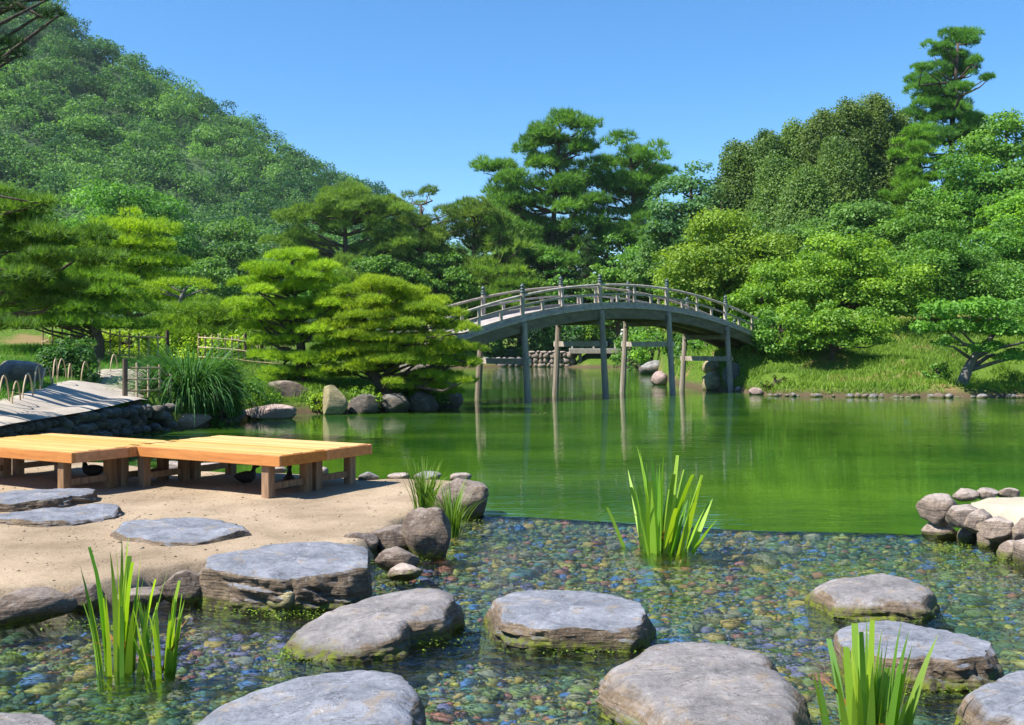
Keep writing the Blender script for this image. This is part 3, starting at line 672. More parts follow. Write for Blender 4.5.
for o in (-HW+.06, HW-.06):
    for s in (-sp, 0, sp, 2*sp, 3*sp, 15.85):
        m = MB(); p = bp(s, o); m.lathe((p[0], p[1], p[2]-.06), [(.082, 0), (.082, .98)], 12); q = brel(m).build('rail_post', WOODG, BR, smooth=False)
        m = MB(); m.lathe((p[0], p[1], p[2]+.86), [(r*1.12, z*.95) for r, z in GIB], 14); brel(m).build('finial', BRONZE, q, smooth=True)
    for k in range(5):
        for t in (.25, .5, .75):
            s = -sp+k*sp+t*sp
            if s > 15.4: continue
            m = MB(); p = bp(s, o); m.frame_box((p[0], p[1], p[2]+(.135+.40)/2), u, v, (0, 0, 1), .10, .07, .265); brel(m).build('baluster', WOODG, BR)
        s = -sp+k*sp+.5*sp
        if s < 15.4:
            m = MB(); p = bp(s, o); m.frame_box((p[0], p[1], p[2]+.605), u, v, (0, 0, 1), .08, .06, .265); brel(m).build('baluster', WOODG, BR)
for k, s in enumerate((0, sp, 2*sp, 3*sp)):
    zb = 1.40 if k in (0, 3) else 2.02
    for sd in (-1, 1):
        p = bp(s, sd*(HW-.06)); topz = p[2]-.60 if k not in () else 0
        top = bp(s, sd*(HW+.02), -.16); bot = Cc+u*s+v*sd*(HW+.33); bot = np.array((bot[0], bot[1], -1.5)); d = (bot-top)
        bot0 = top+d*((top[2]-0)/(top[2]+1.5))
        m = MB(); m.tube([top, bot], [.105, .13], 10); brel(m).build('pile', WOODB, BR)
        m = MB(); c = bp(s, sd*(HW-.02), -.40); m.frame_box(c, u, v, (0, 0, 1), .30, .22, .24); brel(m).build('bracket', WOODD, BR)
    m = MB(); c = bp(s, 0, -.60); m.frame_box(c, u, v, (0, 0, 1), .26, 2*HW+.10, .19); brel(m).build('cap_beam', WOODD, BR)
    c = Cc+u*s; tt = (dz(s)-.16-zb)/(dz(s)-.16+1.5); wd = HW+.02+.31*tt
    m = MB(); m.frame_box((c[0], c[1], zb), u, v, (0, 0, 1), .09, 2*wd+.35, .20); brel(m).build('cross_brace', WOODG, BR)

# ------------------------------------------------------------------ rubble walls and far footbridge
def rubble_wall(name, label, line, zlo, zhi, st, seed, mat, cat='stone wall', thick=.35):
    r = np.random.default_rng(seed); V, Q = [], []; off = 0
    line = np.array(line, float); seg = np.hypot(*np.diff(line, axis=0).T); cum = np.concatenate([[0], np.cumsum(seg)])
    z = zlo
    while z < zhi-.16:
        hh = min(st*r.uniform(.75, 1.1), max(zhi-z, .2)); t = -r.uniform(0, st)
        while t < cum[-1]:
            wd = st*r.uniform(.7, 1.7); tm = np.clip(t+wd/2, 0, cum[-1])
            x = np.interp(tm, cum, line[:, 0]); y = np.interp(tm, cum, line[:, 1])
            i = min(np.searchsorted(cum, tm), len(seg))-1; i = max(i, 0); a = math.atan2(*(line[i+1]-line[i])[::-1])
            A, Fc = rock_verts(int(r.integers(1, 9999)), 2, 7, .12)
            A = A*np.array((wd*.56, thick, hh*.62)); A = np.stack([A[:, 0]*math.cos(a)-A[:, 1]*math.sin(a), A[:, 0]*math.sin(a)+A[:, 1]*math.cos(a), A[:, 2]], 1)
            V.append(A+np.array((x, y, z+hh/2))+r.normal(size=3)*.03); Q.append(Fc+off); off += len(A); t += wd
        z += hh*.9
    o = obj_np(name, np.concatenate(V), np.concatenate(Q), mat, None, None, False); return tag(o, label, cat)
rubble_wall('retaining_wall', 'dark rubble retaining wall holding up the path on the left bank', [(-8.7, 9), (-8.5, 15), (-8.15, 23.0), (-7.75, 23.7)], -.15, .76, .21, 5, BOULDK, thick=.26)
rubble_wall('retaining_wall', 'pale rubble wall at the far shore beside the flat footbridge', [(1.6, 98.8), (3.4, 98.4), (5.6, 98.6), (5.9, 99.6)], -.1, 1.5, .5, 6, BOULDW)
rubble_wall('retaining_wall', 'low dark stone wall on the far shore left of the pale rubble wall', [(-3.2, 98.6), (1.3, 98.8)], -.1, .95, .6, 7, BOULDG)
FB = empty('flat_footbridge', (9.6, 98.6, 0), 'low flat wooden footbridge at the far shore seen under the arch', 'footbridge')
m = MB(); m.box(-4.2, 6, -.9, .9, 1.65, 1.78); m.build('deck', WOODP, FB)
for s in (-1, 1): m = MB(); m.box(-4.2, 6, s*.8-.12, s*.8+.12, 1.30, 1.646); m.build('girder', WOODG, FB)
for x in (-4, -2, 0, 2, 4, 5.8):
    m = MB(); m.box(x-.07, x+.07, -.85, -.71, 1.784, 2.35); m.build('post', BAMBOOP, FB)
for x in (-3.2, 1.2, 4.6): m = MB(); m.box(x-.12, x+.12, -.5, .5, -.5, 1.296); m.build('pier', WOODD, FB)
SHIRT = simple_mat('pale_blue_cloth', (.42, .5, .6), (.55, .62, .72), 5); TROU = simple_mat('dark_cloth', (.06, .06, .08), (.12, .12, .15), 5)
SKIN = simple_mat('skin', (.42, .25, .18), (.5, .31, .23), 9); STRAW = simple_mat('pale_hat', (.65, .6, .5), (.75, .7, .6), 9)
pe = empty('person', (10.35, 98.3, 1.78), 'person in pale blue shirt and light hat standing on the flat footbridge', 'person')
pts = [(0, 0, .9), (0, 0, 1.1), (0, 0, 1.32), (0, 0, 1.44), (0, -.01, 1.52), (0, -.015, 1.63), (-.17, 0, 1.38), (-.23, .02, 1.12), (-.22, -.06, .88), (.17, 0, 1.38), (.23, .02, 1.12), (.22, -.06, .88), (-.09, 0, .85), (-.1, 0, .47), (-.1, .02, .07), (-.1, -.12, .04), (.09, 0, .85), (.1, 0, .47), (.1, .02, .07), (.1, -.12, .04)]
ed = [(0, 1), (1, 2), (2, 3), (3, 4), (4, 5), (2, 6), (6, 7), (7, 8), (2, 9), (9, 10), (10, 11), (0, 12), (12, 13), (13, 14), (14, 15), (0, 16), (16, 17), (17, 18), (18, 19)]
skin_body('body', pts, ed, [.14, .13, .15, .06, .055, .1, .06, .045, .035, .06, .045, .035, .09, .065, .045, .035, .09, .065, .045, .035], SKIN, pe)
m = MB(); m.lathe((0, 0, .82), [(.17, 0), (.165, .15), (.19, .42), (.2, .58), (.10, .66)], 12); m.build('shirt', SHIRT, pe, smooth=True)
m = MB(); m.tube([(-.1, 0, .08), (-.1, 0, .47), (-.085, 0, .84)], [.075, .095, .125], 10); m.tube([(.1, 0, .08), (.1, 0, .47), (.085, 0, .84)], [.075, .095, .125], 10); m.build('trousers', TROU, pe, smooth=True)
m = MB(); m.lathe((0, -.015, 1.68), [(.21, 0), (.20, .015), (.11, .02), (.10, .09), (.05, .12)], 14); m.build('hat', STRAW, pe, smooth=True)

# ------------------------------------------------------------------ foliage
LEAFD, NEEDD = 3.2, 3.4
def unit(a): return a/(np.linalg.norm(a, axis=1, keepdims=True)+1e-9)
def leaf_cloud(cl, size, dens, r, up=.6, low=-.55, shell=(.5, 1.12)):
    """cl: rows of centre xyz, radii xyz, tint. Leaf diamonds over each clump"""
    V, T = [], []
    for cx, cy, cz, a, b, c, t in cl:
        area = 4*math.pi*(((a*b)**1.6+(a*c)**1.6+(b*c)**1.6)/3)**(1/1.6)
        n = max(8, int(LEAFD*dens*area/(size*size)))
        d = unit(r.normal(size=(n, 3))); d = d[d[:, 2] > low]; n = len(d)
        rad = r.uniform(shell[0], shell[1], n)*(1+.18*vnoise(d*2.3+cx, 3))
        p = np.array((cx, cy, cz))+d*rad[:, None]*np.array((a, b, c))
        nr = unit(d*.55+np.array((0, 0, up))+r.normal(size=(n, 3))*.5)
        tg = unit(np.cross(nr, r.normal(size=(n, 3)))); bt = np.cross(nr, tg)
        L = size*r.uniform(.6, 1.3, n)[:, None]; w = L*.36
        V.append(np.stack([p-tg*L*.5, p+bt*w-nr*L*.05, p+tg*L*.5, p-bt*w-nr*L*.05], 1).reshape(-1, 3))
        T.append(np.clip(t+r.normal(size=n)*.17, 0, 1))
    V = np.concatenate(V); Q = np.arange(len(V)).reshape(-1, 4); return V, Q, np.concatenate(T)
def needle_cloud(cl, ln, dens, r, blades=8, wid=.10, low=-.25, lift=.8, spread=.6):
    V, T = [], []
    for cx, cy, cz, a, b, c, t in cl:
        area = 4*math.pi*(((a*b)**1.6+(a*c)**1.6+(b*c)**1.6)/3)**(1/1.6)
        n = max(6, int(NEEDD*dens*area/(ln*ln)))
        d = unit(r.normal(size=(n, 3))); d = d[d[:, 2] > low]; n = len(d)
        rad = r.uniform(.6, 1.0, n)*(1+.22*vnoise(d*2.1+cx, 3))
        p = np.array((cx, cy, cz))+d*rad[:, None]*np.array((a, b, c))
        ax = unit(d*.55+np.array((0, 0, lift))+r.normal(size=(n, 3))*.3)
        p = np.repeat(p, blades, 0); dr = unit(np.repeat(ax, blades, 0)+r.normal(size=(n*blades, 3))*spread)
        sd = unit(np.cross(dr, r.normal(size=(n*blades, 3))))*ln*wid*.5
        L = ln*r.uniform(.6, 1.15, n*blades)[:, None]
        V.append(np.stack([p-sd, p+sd, p+dr*L], 1).reshape(-1, 3))
        T.append(np.clip(np.repeat(t+r.normal(size=n)*.16, blades)+r.normal(size=n*blades)*.06, 0, 1))
    V = np.concatenate(V); Q = np.arange(len(V)).reshape(-1, 3); return V, Q, np.concatenate(T)

def limbs(trunk, rad, cl, r, nb, rb, mb=None, start=.3):
    mb = mb or MB(); trunk = np.array(trunk, float)
    seg = np.linalg.norm(np.diff(trunk, axis=0), axis=1); cum = np.concatenate([[0], np.cumsum(seg)])/seg.sum()
    fine = np.linspace(0, 1, 14); T = np.stack([np.interp(fine, cum, trunk[:, k]) for k in range(3)], 1)
    for _ in range(2): T[1:-1] = (T[:-2]+2*T[1:-1]+T[2:])/4
    rads = np.interp(fine, (0, .08, 1), (rad*1.35, rad, rad*.3)); mb.tube(T, rads, 9)
    idx = r.permutation(len(cl))[:nb]
    for i in idx:
        c = np.array(cl[i][:3]); c = c-np.array((0, 0, cl[i][5]*.35))
        hd = np.hypot(c[0]-T[:, 0], c[1]-T[:, 1])
        k = int(np.argmin(np.abs(T[:, 2]-(c[2]-.35*hd))+10*(fine < start)))
        p0 = T[k]; L = np.linalg.norm(c-p0)
        m1 = p0*.62+c*.38+r.normal(size=3)*L*.07+np.array((0, 0, -.02*L)); m2 = p0*.25+c*.75+r.normal(size=3)*L*.06
        r0 = min(rads[k]*.7, rb*(.5+L*.18)); mb.tube([p0, m1, m2, c], [r0, r0*.75, r0*.5, r0*.2], 6)
    return mb
def tree(name, label, cat, base, cl, kind, lm, size, dens, seed, trunk=None, rad=.2, nb=12, rb=.12, bark=BARK, group=None, **kw):
    r = np.random.default_rng(seed); base = np.array(base, float)
    e = empty(name, base, label, cat, group)
    cl = [(c[0]-base[0], c[1]-base[1], c[2]-base[2])+tuple(c[3:]) for c in cl]
    if trunk is None:
        ztop = max(c[2] for c in cl); mx = np.mean([c[0] for c in cl]); my = np.mean([c[1] for c in cl])
        trunk = [(0, 0, -.3), (mx*.25+r.normal()*.08*rad*4, my*.2, ztop*.35), (mx*.7, my*.6, ztop*.65), (mx, my, ztop*.92)]
    else: trunk = [np.array(t)-base for t in trunk]
    limbs(trunk, rad, cl, r, nb, rb).build('trunk', bark, e, smooth=True)
    if kind == 'leaf': V, Q, T = leaf_cloud(cl, size, dens, r, **kw)
    else: V, Q, T = needle_cloud(cl, size, dens, r, **kw)
    obj_np('crown', V, Q, LM[lm], e, T); return e
def dome(cx, cy, z0, z1, rx, ry, n, seed, fr=.34, flat=.75, tint=.5, tv=.2, pw=1.0, fill=.6):
    """clumps filling a domed crown between heights z0 and z1"""
    r = np.random.default_rng(seed); cl = []; zc = z0+(z1-z0)*.42; k = 0
    while len(cl) < n:
        d = r.normal(size=3); d /= np.linalg.norm(d); k += 1
        if d[2] < -.75: continue
        q = r.uniform(fill, .98); rr = fr*r.uniform(.6, 1.45)
        c = np.array((cx+d[0]*rx*q*(1-rr*.3), cy+d[1]*ry*q*(1-rr*.3), zc+d[2]*q*((z1-zc) if d[2] > 0 else (zc-z0))))
        s = rr*min(rx, (z1-z0)*.75); cl.append((c[0], c[1], c[2], s, s*.95, s*flat, tint+r.normal()*tv))
    return cl
def cone(cx, cy, z0, z1, rx, n, seed, tint=.5, tv=.18, pw=.8):
    r = np.random.default_rng(seed); cl = []
    for i in range(n):
        t = (i+.5)/n; w = rx*(1-t)**pw+.12*rx; a = i*2.4+r.uniform(0, 1); q = r.uniform(.35, .75)*w
        s = (.34*rx+.3*w)*r.uniform(.6, .95); cl.append((cx+q*math.cos(a), cy+q*math.sin(a), z0+(z1-z0)*t, s*.8, s*.8, s*.95, tint+r.normal()*tv))
    return cl
def pads(cx, cy, z0, z1, rx, ry, layers, seed, pr=.36, th=.28, tint=.5, tv=.15, pw=.55, lean=0.0):
    """flat cloud-pruned foliage pads in tiers under a domed outline"""
    r = np.random.default_rng(seed); cl = []
    for i in range(layers):
        t = i/(layers-1) if layers > 1 else 1; z = z0+(z1-z0)*t; w = (1-t**2.4)**pw
        m = max(1, int(round(2+7*w))) if t < .97 else 1
        a0 = r.uniform(0, 6.28)
        for k in range(m):
            a = a0+6.283*k/m+r.uniform(-.3, .3); q = w*r.uniform(.62, .92) if m > 1 else 0
            s = pr*rx*r.uniform(.75, 1.2)*(.65+.35*w)
            cl.append((cx+lean*t+q*rx*math.cos(a), cy+q*ry*math.sin(a), z+r.uniform(-.09, .09)*(z1-z0)/layers*2, s, s*.95, s*th*r.uniform(.8, 1.3), tint+r.normal()*tv))
            if q > .5 and r.random() < .8:
                cl.append((cx+lean*t+q*.5*rx*math.cos(a+.4), cy+q*.5*ry*math.sin(a+.4), z+.04*(z1-z0)+r.uniform(0, .05), s*.85, s*.85, s*th, tint+r.normal()*tv))
    return cl
def PX(px, d): return (px-512)/F*d
def ZY(py, d): return H+(YH-py)/F*d
def leaf_tree(label, px, ytop, wpx, ybot, d, lm, seed, n=46, name='broadleaf_tree', cat='tree', lp=3.2, dens=.46, depth=.8, fr=.24, group=None, tint=.5, base=None, **kw):
    x = PX(px, d); rx = wpx/2*d/F; zt, zb = ZY(ytop, d), ZY(ybot, d); gz = ground_z(x, d)
    zb = max(zb, gz+.2)
    if cat in ('shrub', 'hedge'): zb = gz-.15*(zt-gz); kw.setdefault('low', -.9)
    cl = dome(x, d, zb, zt, rx, rx*depth, int(n*1.9) if cat == 'tree' else n, seed, fr, flat=.52 if cat == 'tree' else .75, fill=.36 if cat == 'tree' else .6, tint=tint)
    return tree(name, label, cat, (x, d, gz) if base is None else base, cl, 'leaf', lm, lp*d/F, dens, seed, rad=max(.12, (zt-gz)*.022), nb=16, rb=max(.07, (zt-gz)*.011), group=group, **kw)
def pine_tall(label, px, ytop, wpx, ybot, d, lm, seed, n=34, lp=9, dens=.9, tint=.5, pw=.8, group=None, pr=.25, name='pine_tree', asym=0.0, **kw):
    x = PX(px, d); rx = wpx/2*d/F; zt, zb = ZY(ytop, d), ZY(ybot, d); gz = ground_z(x, d); zb = max(zb, gz+.5)
    r = np.random.default_rng(seed); cl = []
    for i in range(n):
        t = (i+.3)/n; z = zb+(zt-zb)*t; prof = (1-t**1.7)**pw*(.72+.28*math.sin(i*2.1+seed)); a = i*2.4+r.uniform(-.4, .4)
        q = prof*r.uniform(.45, .95)*rx; s = pr*rx*r.uniform(.7, 1.2)*(.55+.45*(1-t))
        cx, cy = x+q*math.cos(a)+asym*(1-t), d+q*math.sin(a)*.8
        cl.append((cx, cy, z+q*.12, s, s, s*.42, tint+r.normal()*.16))
        for k in range(2):
            cl.append((cx+r.normal()*s*.7, cy+r.normal()*s*.7, z+q*.12+r.normal()*s*.3, s*.55, s*.55, s*.34, tint+r.normal()*.16))
    return tree(name, label, 'pine tree' if 'pine' in name else 'tree', (x, d, gz), cl, 'needle', lm, lp*d/F, dens, seed, trunk=[(x+asym*.4, d, gz-.4), (x+asym*.3, d, gz+(zt-gz)*.3), (x+asym*.1, d, gz+(zt-gz)*.6), (x, d, zt-.3)],
                rad=(zt-gz)*.02, nb=26, rb=(zt-gz)*.009, group=group, **kw)
def pad_pine(label, px, ytop, wpx, ybot, d, lm, seed, layers=7, lp=6, dens=.55, tint=.5, group=None, depth=.8, base=None, trunk=None, lean=0., pr=.36, th=.28, rad=None, bark=BARK, **kw):
    x = PX(px, d); rx = wpx/2*d/F; zt, zb = ZY(ytop, d), ZY(ybot, d); gz = ground_z(x, d)
    cl = pads(x, d, zb, zt, rx*.95, rx*depth*.9, layers, seed, pr, th, tint, lean=lean)
    return tree('pine_tree', label, 'pine tree', (x, d, gz) if base is None else base, cl, 'needle', lm, lp*d/F, dens, seed, trunk=trunk, rad=rad or max(.08, (zt-gz)*.03), nb=len(cl)//2, rb=max(.04, (zt-gz)*.014), bark=bark, group=group, **kw)

# --- hill with its far wood
SIL = [(-700, -330), (-400, -210), (-150, -95), (0, -8), (30, 6), (60, 22), (100, 54), (150, 82), (200, 112), (250, 138), (300, 168), (340, 187), (370, 203), (420, 236), (480, 272), (560, 305), (700, 330), (900, 345)]
sx, sy = np.array([s[0] for s in SIL], float), np.array([s[1] for s in SIL], float)
DR, DF = 330., 165.
def hill_pt(px, t):
    """t 0 at the foot, 1 on the ridge, above 1 the far side"""
    e = np.interp(px, sx, sy); d = DF+(DR-DF)*t
    zr = H+(YH-e)/F*DR
    s = np.where(t <= 1, np.clip(t, 0, 1)**1.12, 1-(t-1)**2*1.4)
    zz = 4+(zr-4)*s; x = (px-512)/F*d
    zz = zz+np.clip(t, 0, 1)*(1-np.clip(t-.8, 0, .2)*5)*6*fbm(xyz(x/38, d/38), 3, 12)
    return np.stack([x, d, zz], -1)
pxs = np.linspace(-700, 900, 130); ts = np.linspace(-.05, 1.7, 60)
PXX, TT = np.meshgrid(pxs, ts); V = hill_pt(PXX.ravel(), TT.ravel()); V[TT.ravel() < 0, 2] = -1
i = np.arange(V.shape[0]).reshape(60, 130); Q = np.stack([i[:-1, :-1], i[:-1, 1:], i[1:, 1:], i[1:, :-1]], -1).reshape(-1, 4)
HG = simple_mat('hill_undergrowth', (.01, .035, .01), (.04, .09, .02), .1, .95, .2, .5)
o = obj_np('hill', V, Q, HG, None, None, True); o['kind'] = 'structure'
r = np.random.default_rng(11); nT = 3000
hp = r.uniform(-260, 640, nT); ht = r.uniform(0.0, 1.08, nT)**.8
C = hill_pt(hp, ht); cl = []
for c, t in zip(C, ht):
    s = 1.6+2.7*r.uniform()**1.5; tn = .40+r.normal()*.30+.25*vnoise(np.array([[c[0]/45, c[2]/40, 1.]]), 4)[0]; tall = r.uniform(.75, 1.25)
    cl.append((c[0], c[1], c[2]+s*.8*tall, s, s, s*.9*tall, tn))
    for k in range(3):
        a = r.uniform(0, 6.28); q = s*.66; cl.append((c[0]+q*math.cos(a), c[1]+q*math.sin(a), c[2]+s*r.uniform(.8, 1.5)*tall, s*.46, s*.46, s*.40, tn+r.normal()*.1))
V, Q, T = leaf_cloud(cl, .60, .24, r, low=-.15, shell=(.80, 1.06), up=.35)
o = obj_np('hillside_forest', V, Q, LM['hill'], None, T); tag(o, 'dense far wood covering the hill behind the garden', 'forest', None, 'stuff')

exec_trees = True
if exec_trees:
    def px_pine(label, d, tx, spots, seed, group='tall pines at the centre', name='pine_tree', cat='pine tree', ybase=300, dens=1.05, lm='pine', ln=6.5, sub_=5, tint=.5):
        r = np.random.default_rng(seed); cl = []
        for (px, py, rx, rz) in spots:
            dd = d+r.normal()*1.6
            for k in range(sub_):
                c = WD(px+r.normal()*rx*.5, py+r.normal()*rz*.5, dd+r.normal()*.9); q = rx*.62*d/F*r.uniform(.7, 1.25)
                cl.append((c[0], c[1], c[2], q, q, q*.6, tint+r.normal()*.2))
        x = PX(tx[-1], d); gz = ground_z(x, d); top = min(q[1] for q in spots)
        tr = [np.array((PX(tx[0], d), d, gz-.4))]+[WD(t, py, d) for t, py in zip(tx[1:], np.linspace(ybase, top+8, len(tx)-1))]
        tree(name, label, cat, (tr[0][0], d, gz), cl, 'needle', lm, ln*d/F, dens, seed, trunk=tr, rad=.42, nb=len(spots)*2, rb=.15, group=group)
    RT0 = 'trees of the wooded slope on the right'
    G1 = 'trees behind the garden on the left'
    leaf_tree('broad mid green tree below the hill, behind the yellow-green pine', 128, 182, 150, 300, 118, 'mid', 101, n=60, group=G1)
    leaf_tree('green tree at the foot of the hill at the left edge, above the dark pine', 40, 196, 130, 310, 122, 'mid', 102, n=50, group=G1)
    leaf_tree('bluish green tree below the hill slope between two olive pines and the broad tree', 232, 214, 110, 310, 124, 'mid2', 103, n=50, group=G1)
    leaf_tree('pale bluish bushy tree directly behind the tall peninsula pine', 288, 236, 90, 310, 110, 'blue', 104, group=G1)
    leaf_tree('low bluish tree right of the lone grey trunk', 205, 258, 80, 325, 100, 'mid2', 105, n=34, group=G1)
    leaf_tree('dark filler tree above the clipped hedges, behind the lone grey trunk', 165, 250, 110, 325, 108, 'mid2', 106, n=40, group=G1)
    def dome_spots(px, yt, w, yb, n, seed):
        r = np.random.default_rng(seed); sp = [(px, yt+7, w*.14, 7)]
        while len(sp) < n:
            t = r.uniform(.06, 1); ww = w*.5*math.sin(min(1, t*1.35+.16)*math.pi/2)
            sp.append((px+r.uniform(-1, 1)*ww, yt+(yb-yt)*t, w*.15, 8))
        return sp
    OP = 'olive pines behind the pond'
    px_pine('broad olive pine with visible fork, foremost below the foot of the hill', 100, (352, 350, 346, 345, 345), dome_spots(345, 187, 126, 290, 34, 1), 107, OP, dens=1.1, lm='olive', ln=5.0, sub_=4)
    px_pine('spiky dark olive pine right of the broad olive one', 104, (424, 424, 420, 421, 421), dome_spots(420, 190, 92, 290, 26, 2), 108, OP, dens=1.1, lm='olive', ln=5.0, sub_=4, tint=.35)
    px_pine('shorter olive pine just left of the tallest centre pine', 106, (470, 470, 474, 474, 474), dome_spots(472, 204, 84, 290, 24, 3), 109, OP, dens=1.1, lm='olive', ln=5.0, sub_=4)
    leaf_tree('green bushy tree low between the two olive pines', 384, 246, 80, 320, 97, 'mid', 110, n=36, group=G1)
    leaf_tree('green bushy tree low behind the right peninsula pine', 440, 246, 80, 320, 100, 'mid', 111, n=36, group=G1)
    leaf_tree('small green tree behind the crown gap of the peninsula pines', 318, 262, 70, 320, 92, 'mid', 112, n=30, group=G1)
    # centre
    CT = 'tall pines at the centre'
    px_pine('tallest centre pine with wide ragged crown', 112, (545, 548, 552, 556, 560), ((562, 119, 20, 8), (536, 132, 20, 8), (583, 130, 18, 7), (558, 136, 24, 9), (527, 148, 18, 7), (556, 148, 26, 9), (588, 147, 18, 8), (486, 168, 11, 6), (504, 170, 18, 7), (541, 165, 26, 9), (572, 162, 24, 9), (597, 158, 14, 9), (520, 183, 22, 8), (496, 195, 14, 5), (556, 184, 26, 9), (582, 180, 20, 10), (596, 176, 12, 10), (524, 202, 30, 9), (560, 205, 30, 10), (505, 212, 30, 9), (540, 224, 34, 10), (578, 208, 22, 10), (575, 228, 24, 10), (482, 226, 26, 9), (512, 236, 30, 9), (500, 250, 34, 10), (540, 246, 34, 10), (580, 248, 24, 10), (524, 262, 36, 10), (560, 262, 30, 10), (492, 212, 20, 8), (600, 236, 18, 9)), 120)
    px_pine('second tall centre pine, right of the tallest, with one long side branch', 113, (632, 631, 632, 634, 630), ((621, 143, 14, 7), (637, 152, 18, 7), (652, 160, 14, 6), (626, 164, 22, 8), (671, 171, 7, 3), (660, 172, 12, 4), (643, 178, 24, 8), (620, 184, 22, 8), (657, 187, 14, 6), (637, 198, 24, 8), (608, 200, 14, 8), (650, 212, 18, 7), (622, 216, 22, 8), (640, 226, 22, 7), (612, 232, 24, 9), (640, 242, 26, 9), (604, 182, 14, 8), (648, 188, 20, 8)), 121)
    leaf_tree('dark green tree under the tallest centre pine', 520, 232, 100, 330, 110, 'mid2', 122, group=G1)
    pine_tall('narrow dark conifer in the gap below the centre pines', 588, 238, 44, 330, 107, 'dark', 123, n=26, name='conifer_tree')
    leaf_tree('bright green tree right of the dark narrow conifer', 640, 234, 90, 330, 104, 'mid', 124, group=G1)
    leaf_tree('green tree left of the dark narrow conifer above the bridge rail', 556, 248, 56, 330, 105, 'mid', 125, n=30, group=G1)
    pad_pine('wide bright layered pine beyond the left half of the bridge', 486, 264, 128, 318, 103, 'bright', 126, layers=6, lp=7, dens=.7, pr=.30)
    FS = 'shrubs on the far shore'
    for k, (px, yt, w, d, lm, lb) in enumerate(((480, 322, 60, 102, 'mid', 'green shrub on the far shore seen left of the first bridge piles'), (522, 320, 56, 103, 'mid2', 'green shrub on the far shore above the pale rubble wall'), (566, 322, 56, 104, 'mid', 'green shrub behind the flat footbridge between the first piles'),
          (604, 316, 60, 104, 'bright', 'bright shrub behind the flat footbridge under the crown of the arch'), (645, 318, 64, 92, 'mid', 'green shrub on the far shore right of the footbridge'), (684, 322, 60, 74, 'mid2', 'green shrub at the shore under the right part of the arch'), (700, 330, 50, 62, 'mid', 'low green shrub on the right shore under the arch'))):
        leaf_tree(lb, px, yt, w, 364, d, lm, 130+k, n=26, name='shrub', cat='shrub', group=FS)
    leaf_tree('pale tree far behind, closing the gap left of the dark narrow conifer', 545, 222, 90, 330, 120, 'mid2', 187, n=40, group=G1)
    leaf_tree('tree far behind the right flank of the second centre pine', 664, 196, 80, 320, 118, 'mid2', 188, n=40, group=G1)
    leaf_tree('tree far behind under the trunks of the two tall centre pines', 598, 234, 70, 330, 121, 'blue', 189, n=36, group=G1)
    leaf_tree('blue-green tree at the left foot of the brownish conifer grove', 722, 182, 70, 300, 90, 'blue', 198, n=36, group=RT0)
    pine_tall('olive pine between the tallest centre pine and the shorter olive pine', 500, 216, 90, 300, 105, 'olive', 127, n=32, group='olive pines behind the pond')
    leaf_tree('green tree filling the gap between the two tall centre pines', 606, 214, 70, 320, 110, 'mid2', 128, n=40, group=G1)
    leaf_tree('pale green tree behind the right half of the arch below the second centre pine', 618, 256, 80, 340, 102, 'mid', 129, n=40, group=G1)
    # right
    RT = 'trees of the wooded slope on the right'
    leaf_tree('blue-green broad tree left of the brownish conifer grove', 694, 161, 116, 300, 94, 'blue', 140, n=56, group=RT)
    leaf_tree('lower blue-green tree between centre pines and the wooded slope', 668, 210, 80, 310, 92, 'mid2', 141, group=RT)
    for k, (px, yt, w, d, lb) in enumerate(((738, 148, 60, 92, 'lowest brownish conifer at the left end of the grove'), (766, 136, 58, 91, 'brownish conifer second from the left end of the grove'), (794, 130, 60, 92, 'brownish conifer in the middle of the grove'), (822, 118, 60, 90, 'brownish conifer right of the middle of the grove'),
          (850, 108, 58, 91, 'tall brownish conifer next to the topmost of the grove'), (876, 101, 62, 92, 'topmost brownish conifer at the right end of the grove'), (900, 120, 56, 93, 'brownish conifer half behind the tall layered conifer'), (780, 165, 70, 86, 'front brownish conifer low in the left of the grove'), (838, 150, 74, 86, 'front brownish conifer low in the right of the grove'), (806, 178, 70, 82, 'foremost brownish conifer of the grove above the yellow-green maple'))):
        x = PX(px, d); gz = ground_z(x, d); zt = ZY(yt, d); zb = ZY(yt+130, d)
        tree('conifer_tree', lb, 'conifer', (x, d, gz), cone(x, d, max(zb, gz+.3), zt, w/2*d/F*1.15, 60, 150+k, pw=.5), 'leaf', 'brown', 2.3*d/F, .75, 150+k, rad=.22, nb=14, rb=.1, group='brownish conifer grove on the slope', up=.2)
    px_pine('tallest layered conifer standing above the wooded slope', 96, (950, 952, 951, 955, 958), ((961, 36, 14, 4), (941, 46, 14, 4), (965, 44, 12, 4), (937, 56, 9, 4), (954, 59, 14, 5), (977, 61, 7, 3), (922, 68, 10, 4), (934, 77, 18, 5), (965, 72, 16, 5), (983, 79, 9, 4), (920, 84, 10, 4), (938, 92, 20, 6), (966, 88, 12, 5), (926, 101, 16, 6), (948, 106, 22, 7), (932, 117, 22, 7), (960, 120, 20, 7), (944, 134, 26, 8), (924, 140, 22, 8), (962, 140, 20, 8)), 165, None, 'conifer_tree', 'conifer', 190, dens=1.5, lm='mid', ln=4.5, tint=.4)
    pine_tall('bright layered conifer below the tallest one', 920, 128, 120, 260, 84, 'bright', 166, n=40, lp=5.5, pw=.6, name='conifer_tree', dens=1.5, tint=.42)
    leaf_tree('dark round tree just right below the tallest layered conifer', 975, 96, 44, 180, 95, 'blue', 167, n=26, group=RT)
    leaf_tree('round green tree high at the right edge', 1006, 108, 110, 240, 84, 'mid', 168, n=54, group=RT)
    leaf_tree('green tree beside the bright layered conifer, right of it', 968, 150, 110, 260, 80, 'mid', 169, n=50, group=RT)
